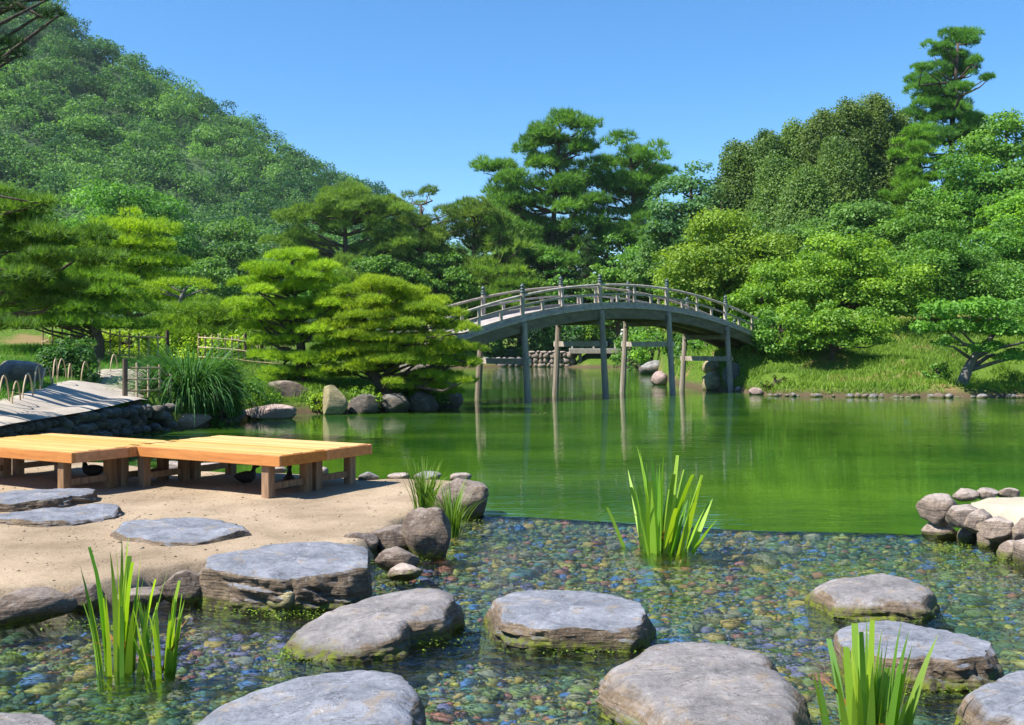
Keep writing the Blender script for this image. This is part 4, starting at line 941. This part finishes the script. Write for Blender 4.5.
    leaf_tree('bright tree cut by the right edge halfway up the slope', 1030, 176, 100, 290, 74, 'bright', 170, n=46, group=RT)
    leaf_tree('cool green tree in the middle of the slope below the conifer grove', 850, 190, 120, 290, 74, 'mid2', 171, n=50, group=RT)
    leaf_tree('green tree low on the slope under the bright layered conifer', 915, 200, 110, 300, 70, 'mid', 172, n=50, group=RT)
    leaf_tree('green tree at the right edge above the leaning tree', 1000, 222, 120, 320, 62, 'mid', 173, n=54, group=RT)
    leaf_tree('tree at the right edge filling the slope below the round high tree', 1046, 150, 130, 330, 78, 'mid', 184, n=60, group=RT)
    leaf_tree('low tree in shade right of the bright spreading garden tree', 990, 262, 130, 335, 57, 'mid2', 185, n=50, group=RT)
    leaf_tree('tree at the right edge behind the crown of the leaning tree', 1050, 262, 110, 345, 52, 'mid', 186, n=50, group=RT)
    for k, (px, yt, w, d, lm) in enumerate(((707, 336, 46, 51, 'mid'), (690, 334, 42, 58, 'mid2'), (724, 330, 46, 50, 'mid'), (676, 336, 38, 66, 'bright'), (660, 330, 44, 74, 'mid'), (628, 330, 40, 88, 'mid'), (652, 322, 46, 80, 'bright'), (676, 330, 44, 66, 'mid'), (664, 338, 40, 72, 'mid2'), (700, 336, 44, 58, 'bright'), (716, 340, 40, 54, 'mid'), (640, 340, 30, 84, 'mid2'))):
        leaf_tree('green bush in the thicket on the right shore seen between the bridge piles', px, yt, w, 366, d, lm, 260+k, n=22, name='shrub', cat='shrub', group='thicket under the arch')
    leaf_tree('dark green tree behind the yellow-green maple', 770, 215, 110, 310, 76, 'mid2', 174, n=46, group=RT)
    leaf_tree('large yellow-green maple behind the right end of the bridge', 728, 212, 150, 330, 60, 'maple', 175, n=70, name='maple_tree', group='garden trees near the bridge end')
    leaf_tree('bright spreading garden tree with slanting trunk above the lawn', 845, 236, 180, 330, 52, 'bright', 176, n=80, group='garden trees near the bridge end')
    leaf_tree('yellow-green tree close behind the bridge railing', 690, 250, 100, 340, 64, 'maple', 177, n=50, name='maple_tree', group='garden trees near the bridge end')
    leaf_tree('small bright tree beside the right end of the bridge deck', 762, 268, 86, 352, 51, 'bright', 178, n=44, group='garden trees near the bridge end')
    leaf_tree('green garden tree with dark branches left of the leaning tree', 930, 236, 150, 322, 54, 'mid', 179, n=64, group='garden trees near the bridge end')
    leaf_tree('drooping leafy tree overhanging the lawn slope by the water', 832, 298, 130, 384, 45.0, 'bright', 180, n=54, name='broadleaf_tree', group='garden trees near the bridge end', tint=.35)
    leaf_tree('low leafy bush drooping over the right bridge abutment', 782, 308, 76, 372, 46.5, 'mid', 181, n=34, name='shrub', cat='shrub')
    leaf_tree('golden azalea bush at the top of the lawn, left one', 885, 322, 56, 336, 53, 'gold', 182, n=16, name='shrub', cat='shrub', group='golden azaleas above the lawn', fr=.4)
    leaf_tree('golden azalea bush behind the leaning tree', 958, 314, 70, 330, 55, 'gold', 183, n=16, name='shrub', cat='shrub', group='golden azaleas above the lawn', fr=.4)
    # leaning tree by the water
    d = 42.0
    bs = W(958, 389, .3); t0 = WD(958, 387, bs[1]); d = bs[1]
    cl = []
    r = np.random.default_rng(9)
    for (px, py, rx, rz) in ((945, 312, 30, 13), (985, 305, 34, 13), (1020, 312, 34, 14), (930, 327, 20, 9), (960, 330, 26, 10), (1000, 328, 30, 12), (1032, 334, 26, 12), (985, 344, 22, 8), (1018, 352, 22, 8), (1046, 345, 20, 9), (948, 341, 14, 6)):
        for k in range(3):
            c = WD(px+r.normal()*rx*.35, py+r.normal()*rz*.3, d+r.normal()*.9); s = rx*.62*d/F; cl.append((c[0], c[1], c[2], s, s, rz*.7*d/F, .5+r.normal()*.15))
    tree('leaning_tree', 'small leaning tree with bent bare trunk at the water edge on the right', 'tree', bs, cl, 'leaf', 'mid', .15, .75, 190,
         trunk=[t0-np.array((0, 0, .3)), WD(968, 368, d), WD(976, 354, d), WD(986, 345, d), WD(1000, 325, d)], rad=.23, nb=9, rb=.09, bark=BARKL)
    # peninsula pines
    def tier_pine(label, base, spots, trunk, seed, lm='pineyg', ln=5.2, dens=1.25, rad=.17, dep=.5, tint=.55):
        r = np.random.default_rng(seed); cl = []; d = base[1]
        for (px, py, rx, rz) in spots:
            for k in range(4):
                c = WD(px+(k-1.5)*rx*.42+r.normal()*rx*.12, py+r.normal()*rz*.25, d+r.normal()*dep); q = rx*.66*d/F*r.uniform(.85, 1.2)
                cl.append((c[0], c[1], c[2], q, q*1.15, rz*1.05*d/F, tint+r.normal()*.14))
        tree('pine_tree', label, 'pine tree', base, cl, 'needle', lm, ln*d/F, dens, seed, trunk=trunk, rad=rad, nb=len(cl)//2, rb=.07, blades=9)
    b = np.array((PX(300, 31.5), 31.5, 0)); b[2] = ground_z(b[0], b[1])
    tier_pine('taller cloud-pruned garden pine on the peninsula, left of the lower one', b, ((292, 258, 22, 6), (270, 268, 20, 6), (313, 268, 20, 6), (290, 274, 26, 6), (328, 280, 18, 6), (256, 284, 20, 6), (300, 288, 24, 6), (276, 294, 24, 6), (332, 294, 18, 6), (242, 304, 14, 5), (262, 308, 22, 6), (306, 306, 26, 6), (286, 318, 26, 6), (322, 316, 22, 6), (258, 328, 16, 5), (300, 332, 26, 6), (276, 342, 24, 6), (326, 342, 22, 6), (266, 356, 16, 5), (296, 358, 24, 5), (320, 362, 18, 5), (338, 306, 20, 6), (340, 336, 20, 6), (338, 352, 20, 6), (334, 374, 18, 5), (250, 318, 16, 5), (338, 320, 16, 5), (282, 306, 26, 6), (284, 372, 20, 5), (312, 374, 18, 5), (270, 380, 14, 4)), [b-np.array((0, 0, .3)), WD(302, 350, 31.5), WD(296, 310, 31.5), WD(292, 262, 31.5)], 200)
    b = np.array((PX(398, 30.8), 30.8, 0)); b[2] = ground_z(b[0], b[1])
    tier_pine('wide low cloud-pruned pine with leaning trunk over the water at the peninsula tip', b, ((380, 283, 22, 6), (356, 292, 20, 6), (404, 292, 22, 6), (378, 300, 26, 6), (428, 302, 20, 6), (342, 306, 20, 6), (404, 310, 26, 6), (446, 314, 18, 6), (366, 316, 26, 6), (424, 324, 24, 6), (340, 326, 20, 6), (390, 328, 28, 6), (456, 330, 18, 6), (358, 340, 26, 6), (418, 340, 26, 6), (446, 346, 20, 6), (382, 350, 26, 6), (466, 350, 14, 5), (350, 356, 20, 5), (410, 360, 28, 6), (448, 364, 18, 5), (376, 370, 20, 5), (430, 376, 22, 5), (458, 382, 14, 4), (404, 382, 16, 4), (392, 340, 30, 6), (366, 362, 26, 6), (430, 352, 26, 6), (420, 386, 22, 4), (446, 392, 14, 4), (340, 370, 18, 5), (470, 364, 10, 5), (396, 356, 30, 6)),
        [b-np.array((0, 0, .3)), WD(384, 384, 30.9), WD(362, 366, 31.0), WD(372, 330, 31.1), WD(380, 290, 31.2)], 201, rad=.2)
    # left pines
    pad_pine('rounded yellow-green pine above the lone grey trunk', 130, 214, 116, 300, 42, 'yg', 210, layers=6, lp=6.5, dens=.8, pr=.40, th=.42)
    b = np.array((PX(96, 30), 30., 0)); b[2] = ground_z(b[0], 30.)
    pad_pine('garden pine with dark leaning trunk behind the bamboo fence', 62, 252, 190, 326, 30.5, 'bright', 211, layers=6, lp=7, dens=.75, pr=.30, th=.3, base=b, tint=.5, depth=.6,
             trunk=[b-np.array((0, 0, .3)), b+np.array((.15, 0, .6)), b+np.array((-.2, 0, 1.3)), b+np.array((-1, .2, 2.3))], rad=.17)
    b = np.array((-10.7, 17.2, 0)); b[2] = ground_z(b[0], b[1]); r = np.random.default_rng(5); cl = []
    for (px, py, rx, rz) in ((15, 205, 34, 16), (-30, 215, 40, 20), (40, 232, 36, 15), (90, 236, 26, 10), (0, 250, 44, 18), (55, 262, 36, 13), (108, 258, 18, 9), (20, 285, 36, 12), (-40, 280, 40, 18), (75, 290, 28, 9), (10, 322, 30, 10), (-30, 320, 40, 16), (20, 218, 30, 14), (60, 246, 30, 12), (30, 270, 34, 14), (90, 262, 22, 10), (15, 300, 34, 12), (52, 304, 26, 9), (40, 205, 20, 9)):
        for k in range(4):
            c = WD(px+r.normal()*rx*.4, py+r.normal()*rz*.35, 17+r.normal()*.5); s = rx*.55*17/F; cl.append((c[0], c[1], c[2], s, s, rz*.5*17/F, .4+r.normal()*.2))
    tree('pine_tree', 'dark shaggy pine reaching in from the left edge beside the path', 'pine tree', b, cl, 'needle', 'pine', .17, 1.5, 212, trunk=[b-np.array((0, 0, .3)), b+np.array((.3, 0, 1.5)), b+np.array((.4, 0, 3)), b+np.array((.9, 0, 4.2))], rad=.2, nb=22, rb=.05, blades=9, wid=.08)
    b = np.array((-16.2, 20.0, 0)); b[2] = ground_z(b[0], b[1]); cl = []; dp = 19.
    for (px, py, rx, rz) in ((-60, 10, 26, 8), (-20, -2, 20, 6), (15, 8, 16, 5), (44, 17, 13, 5), (57, 14, 8, 5), (22, -4, 12, 4), (44, -1, 9, 4), (-25, 40, 20, 7), (8, 44, 13, 6), (18, 55, 9, 5), (-10, 60, 16, 6), (-90, 50, 40, 14), (-110, -20, 50, 18), (-60, -60, 40, 14), (-140, -90, 60, 22)):
        for k in range(3):
            c = WD(px+r.normal()*rx*.3, py+r.normal()*rz*.3, dp+r.normal()*.3); q = rx*.62*dp/F; cl.append((c[0], c[1], c[2], q, q*.8, rz*.7*dp/F, .3+r.normal()*.2))
    tree('pine_tree', 'overhanging dark pine branch tips entering the sky at the upper left corner', 'pine tree', b, cl, 'needle', 'dark', .21, 1.5, 213, trunk=[b-np.array((0, 0, .3)), b+np.array((.2, 0, 3)), b+np.array((.9, -.2, 6)), b+np.array((2.2, -.6, 10.5))], rad=.3, nb=26, rb=.05, blades=10, wid=.06, spread=.8)
    d = 40.
    b = np.array((PX(180, d), d, 0)); b[2] = ground_z(b[0], d)
    cl = []
    for px, py, rx in ((150, 287, 16), (170, 284, 17), (192, 284, 18), (208, 288, 10), (160, 292, 14)):
        c = WD(px, py, d); s = rx*d/F; cl.append((c[0], c[1], c[2], s, s, s*.28, .55))
    tree('pine_tree', 'flat-topped pine with pale bare trunk above the clipped hedges', 'pine tree', b, cl, 'needle', 'pineyg', .22, .7, 214, trunk=[b, WD(178, 310, d), WD(181, 296, d), WD(186, 288, d)], rad=.2, nb=5, rb=.12, bark=BARKL)
    pad_pine('low spreading clipped pine beside the flat-topped pine', 205, 302, 130, 334, 37, 'bright', 215, layers=4, lp=6, dens=.7, pr=.34, th=.35)
    pad_pine('low spreading clipped pine touching the peninsula pine from behind', 262, 290, 70, 335, 38, 'pineyg', 216, layers=4, lp=6, dens=.7, pr=.4, th=.35)
    HG_ = 'clipped hedges behind the bamboo fences'
    for k, (px, yt, w, yb, d, lm, lb) in enumerate(((232, 331, 70, 352, 35.5, 'yg', 'yellow-green clipped hedge behind the right bamboo fence'), (190, 326, 60, 350, 36, 'yg', 'yellow-green clipped hedge behind the pampas grass'), (128, 330, 70, 350, 35, 'yg', 'yellow-green clipped hedge behind the long bamboo fence'), (75, 328, 50, 345, 36, 'bright', 'clipped green hedge at the left end of the long bamboo fence'), (165, 312, 60, 332, 39, 'bright', 'clipped green hedge below the flat-topped pine'))):
        leaf_tree(lb, px, yt, w, yb, d, lm, 220+k, n=26, name='hedge', cat='hedge', group=HG_, lp=3.2, fr=.36, dens=.6)
    leaf_tree('dark round bush beside the bamboo hoops and path', 70, 333, 66, 376, 25, 'mid2', 230, n=40, name='shrub', cat='shrub', lp=3.4, dens=.6, tint=.1)
    leaf_tree('dense round clipped bush right of the pampas grass', 222, 354, 40, 412, 25.6, 'mid', 231, n=44, name='shrub', cat='shrub', lp=3.2, dens=.75, tint=.2, fr=.36)
    for k, (px, yt, w, yb, d, lm, lb) in enumerate(((286, 370, 56, 398, 31.6, 'mid', 'leafy plant growing between the peninsula boulders'), (366, 384, 40, 408, 30.2, 'bright', 'small leafy plant at the waterline below the leaning pine'), (420, 380, 60, 404, 31.6, 'mid', 'leafy bush under the wide low pine above the water'), (258, 378, 40, 396, 28, 'bright', 'bright low plant on the grass by the round bush'), (318, 392, 22, 412, 29.6, 'yg', 'yellow-green fern at the foot of the big peninsula boulder'))):
        leaf_tree(lb, px, yt, w, yb, d, lm, 240+k, n=22, name='shrub', cat='shrub', group='small plants on the peninsula', lp=3.2, fr=.34)
    leaf_tree('pale green leafy plant on the slope beside the bridge end', 776, 374, 36, 392, 41.6, 'algae', 250, n=16, name='shrub', cat='shrub', lp=3.2)
    leaf_tree('little bush at the foot of the leaning trunk', 938, 362, 32, 388, 40.8, 'mid', 251, n=18, name='shrub', cat='shrub', lp=3.2)

# ------------------------------------------------------------------ shore boulders
g = 'boulders along the peninsula shore'
for k, (x0, x1, y0, y1, mt, lb) in enumerate(((258, 320, 382, 413, BOULD, 'big grey boulder on the peninsula, left of the tan one'), (322, 350, 386, 414, BOULDY, 'tan upright boulder between the two peninsula pines'), (240, 292, 404, 420, BOULDP, 'flat reddish-grey rock at the waterline left of the big boulder'),
   (150, 208, 414, 429, BOULDP, 'long reddish flat stone in the water under the pampas grass'), (348, 382, 394, 413, BOULDK, 'dark rock under the leaning pine trunk'), (380, 414, 393, 412, BOULDK, 'dark rock right of the leaning pine trunk'), (410, 442, 390, 411, BOULDK, 'grey rock near the peninsula tip'), (434, 462, 387, 409, BOULDK, 'outermost grey rock at the peninsula tip'), (118, 148, 400, 432, BOULDG, 'block at the end of the path wall, next to the pampas grass'),
   (205, 245, 408, 424, BOULDG, 'grey rock at the waterline below the round clipped bush'))):
    boulder_px('boulder', lb, x0, x1, y0, y1, 300+k, mt, .0, .9, fwd=.75 if k in (0, 1, 4, 5, 6, 7) else .3, group=g, sub=4, cuts=13)
g = 'boulders under the right end of the bridge'
for k, (x0, x1, y0, y1, mt, lb) in enumerate(((702, 734, 372, 391, BOULDY, 'yellowish lower block of the stacked pair under the bridge'), (650, 672, 372, 386, BOULDP, 'pink boulder in the water under the arch'), (640, 666, 360, 375, BOULDG, 'dark boulder behind the pink one under the arch'), (736, 748, 386, 393, BOULDP, 'small pink rock beside the last bridge pile'), (748, 768, 388, 396, BOULDP, 'reddish rock at the waterline right of the bridge'), (722, 752, 362, 392, BOULDG, 'dark abutment rock in the shade under the bridge end'))):
    boulder_px('boulder', lb, x0, x1, y0, y1, 320+k, mt, -.03, .8, group=g, sub=3)
p = W(716, 390, 0); boulder('boulder', 'brownish upper block of the stacked pair under the bridge', (p[0], p[1]+.7, 1.0), (.95, .9, .75), 330, BOULDY, g, sub=3)
boulder('boulder', 'flat grey boulder in the grass at the left beside the bamboo hoops', (*WD(22, 372, 22)[:2], 1.35), (1.1, .9, .75), 333, BOULDG, None, sub=3)
boulder('boulder', 'dark rock block carrying the left end of the bridge', (-3.0, 34.9, .8), (2.6, 2.0, 1.9), 334, BOULDG, None, sub=3)
boulder('boulder', 'dark rock block carrying the right end of the bridge', (11.5, 47.6, .9), (2.6, 2.0, 2.0), 335, BOULDG, None, sub=3)
proto = [rock_verts(400+k, 2, 7) for k in range(5)]; pm = [np_mesh('edging_stone', V*.5, Fc, None, True) for V, Fc in proto]
for me, mt in zip(pm, (BOULDG, BOULDG, BOULD, BOULD, BOULDG)): me.materials.append(mt)
r = np.random.default_rng(77)
for k, px in enumerate(np.arange(772, 1060, 5.2)):
    p = W(px, np.interp(px, (772, 860, 1024, 1060), (396.7, 398, 398.6, 398.6))); s = r.uniform(.12, .36)
    o = bpy.data.objects.new('edging_stone', pm[k % 5]); COL.objects.link(o); o.location = (p[0], p[1]+r.uniform(-.15, .45), .02+r.uniform(-.05, .05)); o.scale = (s*1.3, s, s*.75); o.rotation_euler = (0, 0, r.uniform(0, 6.28))
    tag(o, 'small stone in the row edging the right lawn at the water', 'edging stone', 'small edging stones of the right shore')

# ------------------------------------------------------------------ bamboo fences, hoops
def fence(label, A, Bp, hgt, npost, rails=3, main=(0,)):
    A, Bp = np.array(A, float), np.array(Bp, float); e = empty('bamboo_fence', (A[0], A[1], ground_z(A[0], A[1])), label, 'fence', 'bamboo fences of the left bank')
    o = np.array(e.location); rr = random.Random(label)
    def pt(t, z): q = A*(1-t)+Bp*t; return np.array((q[0], q[1], ground_z(q[0], q[1])+z))-o
    for k in range(npost):
        t = k/(npost-1); big = k in main or (k-npost) in main; m = MB(); h = hgt*(1.06 if big else rr.uniform(.9, 1.0))
        m.tube([pt(t, -.2), pt(t, h)], .06 if big else .026, 8); m.build('post', POSTW if big else BAMBOO, e)
    for j in range(rails):
        z = hgt*(.2+.62*j/max(1, rails-1)); m = MB(); m.tube([pt(t, z)+np.array((0, -.045, 0)) for t in np.linspace(0, 1, 6)], .022, 7); m.build('rail', BAMBOO, e, smooth=True)
fence('short bamboo fence with dark post at the end of the path wall', (-8.55, 23.2), (-7.75, 24.6), .82, 6, 3, (0,))
fence('long bamboo fence behind the path and dark round bush', (-14.3, 32), (-10.6, 32.3), .95, 14, 2, (-1,))
fence('bamboo fence with dark post between round bush and peninsula pine', (-10.0, 33.5), (-7.2, 34.2), 1.0, 15, 3, (7,))
hp = [(6, 403, 18.0), (18, 392, 18.8), (30, 393, 19.2), (41, 388, 20), (50, 380, 21), (59, 376, 21.8), (67, 373, 22.6), (73, 372, 23.4), (81, 373, 24.0), (96, 373, 24.6), (109, 370, 25.5), (124, 372, 26.3)]
m = MB(); hw, hh = .30, .50; m.tube([(-hw+hw*2*t, 0, hh*math.sin(math.pi*t)**.7*1.0-.08*(t in (0, 1))) for t in np.linspace(0, 1, 15)], .015, 7)
hm = bpy.data.meshes.new('bamboo_hoop'); hm.from_pydata(m.v, [], m.f); hm.materials.append(BAMBOO); hm.update()
for k, (px, py, d) in enumerate(hp):
    x = PX(px, d)-.25; o = bpy.data.objects.new('bamboo_hoop', hm); COL.objects.link(o); o.location = (x, d, ground_z(x, d)-.02); o.rotation_euler = (0, 0, R_(99+6*math.sin(k*3.3)))
    o.scale = (1, 1, 1+.12*math.sin(k*2.2))
    tag(o, 'pale split-bamboo hoop in the row edging the grass beside the path', 'bamboo hoop', 'bamboo hoops edging the path')

# ------------------------------------------------------------------ blades: pampas, iris, sedge, lawns, algae
def blades(base, dirs, length, width, droop, r, segs=6, cut=0.0, lean=None):
    """curved strips; base (n,3), dirs (n,2) horizontal lean direction"""
    n = len(base); t = np.linspace(0, 1, segs+1); V = np.zeros((n, segs+1, 2, 3)); az = np.stack([-dirs[:, 1], dirs[:, 0]], 1)
    ang0 = lean if lean is not None else r.uniform(.02, .35, n)
    p = base.copy(); ang = ang0.copy(); st = length/segs
    tw = r.uniform(-.9, .9, n)
    for k in range(segs+1):
        wk = width*(1-(t[k])**2.2*(1-cut))*(.55+.45*min(1, t[k]*5)); s2 = np.stack([az[:, 0]*np.cos(tw)+dirs[:, 0]*np.sin(tw), az[:, 1]*np.cos(tw)+dirs[:, 1]*np.sin(tw), np.zeros(n)], 1)*wk[:, None]*.5
        V[:, k, 0] = p-s2; V[:, k, 1] = p+s2
        p = p+np.stack([dirs[:, 0]*np.sin(ang), dirs[:, 1]*np.sin(ang), np.cos(ang)], 1)*st[:, None]; ang = ang+droop/segs*(.4+1.6*t[k])
    i = np.arange(n*(segs+1)*2).reshape(n, segs+1, 2)
    Q = np.stack([i[:, :-1, 0], i[:, :-1, 1], i[:, 1:, 1], i[:, 1:, 0]], -1).reshape(-1, 4); return V.reshape(-1, 3), Q, segs
def hdir(r, n): a = r.uniform(0, 6.283, n); return np.stack([np.cos(a), np.sin(a)], 1)
r = np.random.default_rng(31); n = 1700
c = W(189, 413, .3)
d2 = hdir(r, n); base = np.stack([d2[:, 0], d2[:, 1], np.zeros(n)], 1)*(r.uniform(0, .42, n)**.7)[:, None]
V, Q, sg = blades(base, d2, r.uniform(1.3, 2.7, n), np.full(n, .036), r.uniform(1.3, 2.7, n), r, 10, lean=r.uniform(.05, .85, n))
o = obj_np('pampas_grass', V, Q, LM['pampas'], None, np.repeat(np.clip(.5+r.normal(size=n)*.25, 0, 1), sg), True, (c[0], c[1], .3)); tag(o, 'large fountain of long green pampas grass at the waterline of the left bank', 'pampas grass')
def iris(label, px, py, hgt, n, spread, seed, outl=.35, z=0.0, dry=3, wid=.03):
    r = np.random.default_rng(seed); p = W(px, py, z); e = empty('iris_clump', p, label, 'iris plant', 'iris clumps in the stream')
    d2 = hdir(r, n); q = r.uniform(0, 1, n); base = np.stack([d2[:, 0], d2[:, 1], np.zeros(n)], 1)*(q*spread)[:, None]-np.array((0, 0, .15))
    ln = hgt*r.uniform(.55, 1.12, n)*(1-.25*q)+.15
    for cutv, sel in ((.0, np.arange(n) % 3 > 0), (.62, np.arange(n) % 3 == 0)):
        V, Q, sg = blades(base[sel], d2[sel], ln[sel], wid*r.uniform(.7, 1.15, sel.sum()), r.uniform(.0, .35, sel.sum()), r, 6, cutv, lean=(q*outl*r.uniform(.3, 1.3, n))[sel])
        obj_np('leaves', V, Q, LM['iris'], e, np.repeat(np.clip(.45+r.normal(size=sel.sum())*.3, 0, 1), sg), False)
    if dry:
        d3 = hdir(r, dry); V, Q, sg = blades(np.zeros((dry, 3)), d3, hgt*r.uniform(.3, .6, dry), np.full(dry, wid*.6), np.full(dry, .9), r, 5, .2, lean=r.uniform(.3, .9, dry))
        obj_np('dry_leaf', V, Q, LM['dry'], e, np.full(dry*sg, .5), False)
iris('tall left iris clump standing in the stream before the sandy bank', 122, 668, .76, 36, .15, 51, .17, wid=.044)
iris('shorter iris clump with a brown dry leaf right beside the tall left one', 163, 671, .54, 24, .10, 52, .36, dry=5, wid=.040)
iris('yellow-green iris clump in mid stream at the edge of the deep pond', 658, 548, .95, 46, .30, 53, .52, dry=4, wid=.070)
iris('nearest iris clump at the lower right, before the wide stepping stone', 866, 745, .68, 40, .19, 54, .3, wid=.050, dry=6)
r = np.random.default_rng(36); n = 130
for (px, py, s, lb) in ((452, 538, .62, 'grassy sedge tuft at the foot of the dark cube-like boulder'), (424, 512, .6, 'pale sedge tuft growing on top of the bank behind the dark boulder')):
    p = W(px, py, .02 if py > 530 else .2); d2 = hdir(r, n); base = np.stack([d2[:, 0], d2[:, 1], np.zeros(n)], 1)*(r.uniform(0, .1, n))[:, None]
    V, Q, sg = blades(base, d2, s*r.uniform(.5, 1.1, n), np.full(n, .012), r.uniform(.3, 1.3, n), r, 6)
    o = obj_np('sedge_tuft', V, Q, LM['grass'], None, np.repeat(np.clip(.4+r.normal(size=n)*.3, 0, 1), sg), False, p); tag(o, lb, 'sedge', 'sedge tufts on the sandy bank')
def lawn(name, label, poly, n, h, w, seed, mat='grass', excl=None):
    r = np.random.default_rng(seed); poly = np.array(poly); x = r.uniform(poly[:, 0].min(), poly[:, 0].max(), n*2); y = r.uniform(poly[:, 1].min(), poly[:, 1].max(), n*2)
    k = inside(x, y, poly) & (sdist(x, y, POND) < -.15)
    if excl is not None: k &= ~inside(x, y, np.array(excl))
    k &= fbm(xyz(x*.35, y*.35), 3, 44) < .55
    x, y = x[k], y[k]; n = len(x); z = zfull(x, y); p = np.stack([x, y, z-.02], 1); a = r.uniform(0, 6.28, n); hh = h*r.uniform(.5, 1.3, n)*(1+.4*vnoise(xyz(x*.9, y*.9), 2))
    sd = np.stack([np.cos(a), np.sin(a), a*0], 1)*w*.5; tip = np.stack([r.normal(size=n)*.4*hh, r.normal(size=n)*.4*hh, hh], 1)
    V = np.stack([p-sd, p+sd, p+tip], 1).reshape(-1, 3); o = obj_np(name, V, np.arange(3*n).reshape(-1, 3), LM[mat], None, np.clip(.5+r.normal(size=n)*.2+.25*vnoise(xyz(x*.5, y*.5), 6), 0, 1)); tag(o, label, 'grass', None, 'stuff')
lawn('lawn_grass', 'sunlit grass on the slope of the right bank', [(9.0, 40.5), (13, 39.4), (27, 38.5), (30, 47), (25, 56), (15, 64), (10.4, 66), (8.2, 56), (8.6, 46)], 76000, .2, .045, 61)
lawn('lawn_grass', 'grass and low weeds on the peninsula and around the fences', [(-7.2, 23.5), (-1.8, 32.5), (-3, 36), (-8, 37), (-11, 33), (-9.6, 28), (-8.4, 24)], 26000, .16, .03, 62, 'grass', PATHP)
lawn('lawn_grass', 'grass verge left of the path under the hoops', [(-9.1, 14), (-8.95, 17.5), (-9.4, 20.5), (-10, 24.5), (-10.5, 28), (-11, 33), (-17, 33), (-16, 14)], 30000, .16, .025, 63, 'mid', PATHP)
# bright algae round the stones at the waterline
r = np.random.default_rng(71); V, T = [], []
for px, py, rx, ry, n in ((395, 560, 30, 12, 500), (470, 516, 26, 12, 260), (470, 535, 12, 10, 120), (100, 625, 60, 7, 260), (280, 612, 60, 8, 340), (300, 655, 30, 8, 240), (985, 560, 60, 10, 600), (945, 548, 30, 5, 260), (20, 655, 26, 5, 60), (650, 550, 26, 6, 160), (600, 650, 90, 6, 120), (620, 690, 40, 20, 200), (420, 640, 60, 10, 160), (880, 617, 60, 6, 100), (930, 690, 60, 8, 120)):
    n = int(n*1.6); q = r.normal(size=(n, 2))*.5; p = np.array([W(px+a*rx, max(py+b*ry, 505), .006) for a, b in q]); p[:, 2] += r.uniform(-.012, .02, n)
    a = r.uniform(0, 6.28, n); s = r.uniform(.004, .012, n); e1 = np.stack([np.cos(a), np.sin(a), r.normal(size=n)*.3], 1)*s[:, None]; e2 = np.stack([-np.sin(a), np.cos(a), r.normal(size=n)*.3], 1)*s[:, None]*.6
    V.append(np.stack([p-e1, p+e2, p+e1, p-e2], 1).reshape(-1, 3)); T.append(r.uniform(0, 1, n))
V = np.concatenate(V); o = obj_np('algae', V, np.arange(len(V)).reshape(-1, 4), LM['algae'], None, np.concatenate(T)); tag(o, 'bright green algae and water weed at the foot of the stones', 'algae', None, 'stuff')

# ------------------------------------------------------------------ light, air, camera
to_sun = np.array((-.85, -.36, 0)); to_sun /= np.linalg.norm(to_sun); EL = 52.
w = bpy.data.worlds.new('World'); S.world = w; w.use_nodes = True; nt = w.node_tree; nt.nodes.clear()
sky = nt.nodes.new('ShaderNodeTexSky'); sky.sky_type = 'NISHITA'; sky.sun_disc = False; sky.sun_elevation = R_(EL); sky.sun_rotation = math.atan2(to_sun[0], to_sun[1])
sky.air_density = 1.0; sky.dust_density = .0; sky.ozone_density = 5.0; sky.altitude = 100
bg = nt.nodes.new('ShaderNodeBackground'); bg.inputs[1].default_value = .115; ow = nt.nodes.new('ShaderNodeOutputWorld')
hs = nt.nodes.new('ShaderNodeHueSaturation'); hs.inputs['Saturation'].default_value = 1.25; hs.inputs['Value'].default_value = .80; nt.links.new(sky.outputs[0], hs.inputs['Color']); nt.links.new(hs.outputs[0], bg.inputs[0]); nt.links.new(bg.outputs[0], ow.inputs[0])
ld = bpy.data.lights.new('sun', 'SUN'); ld.energy = 5.0; ld.angle = R_(.5); ld.color = (1, .95, .86); lo = bpy.data.objects.new('sun', ld); COL.objects.link(lo)
sv = Vector((to_sun[0]*math.cos(R_(EL)), to_sun[1]*math.cos(R_(EL)), math.sin(R_(EL)))); lo.rotation_euler = sv.to_track_quat('Z', 'Y').to_euler(); lo.location = (-30, 0, 60)
cd = bpy.data.cameras.new('camera'); cam = bpy.data.objects.new('camera', cd); COL.objects.link(cam); S.camera = cam
cam.location = (0, 0, H); cam.rotation_euler = (R_(90), 0, 0); cd.sensor_width = 36; cd.lens = F/1024*36; cd.shift_y = -(362.5-YH)/1024; cd.clip_end = 6000; cd.clip_start = .05
vs = S.view_settings; vs.view_transform = 'Standard'; vs.look = 'None'; vs.exposure = 1.14; vs.gamma = 1; vs.use_curve_mapping = False
S.cycles.max_bounces = 7; S.cycles.transparent_max_bounces = 12; S.cycles.diffuse_bounces = 4; S.cycles.glossy_bounces = 3; S.cycles.transmission_bounces = 5; S.cycles.caustics_reflective = False; S.cycles.caustics_refractive = False

m, nt, out = mat_new('garden_air'); pv = nt.nodes.new('ShaderNodeVolumePrincipled'); pv.inputs['Color'].default_value = (.72, .87, 1, 1); pv.inputs['Density'].default_value =   .00011; pv.inputs['Anisotropy'].default_value = .2
nt.links.new(pv.outputs[0], out.inputs['Volume'])
hz = MB(); hz.box(-500, 500, -420, 700, -3.5, 260); hz.build('haze', m)['kind'] = 'stuff'
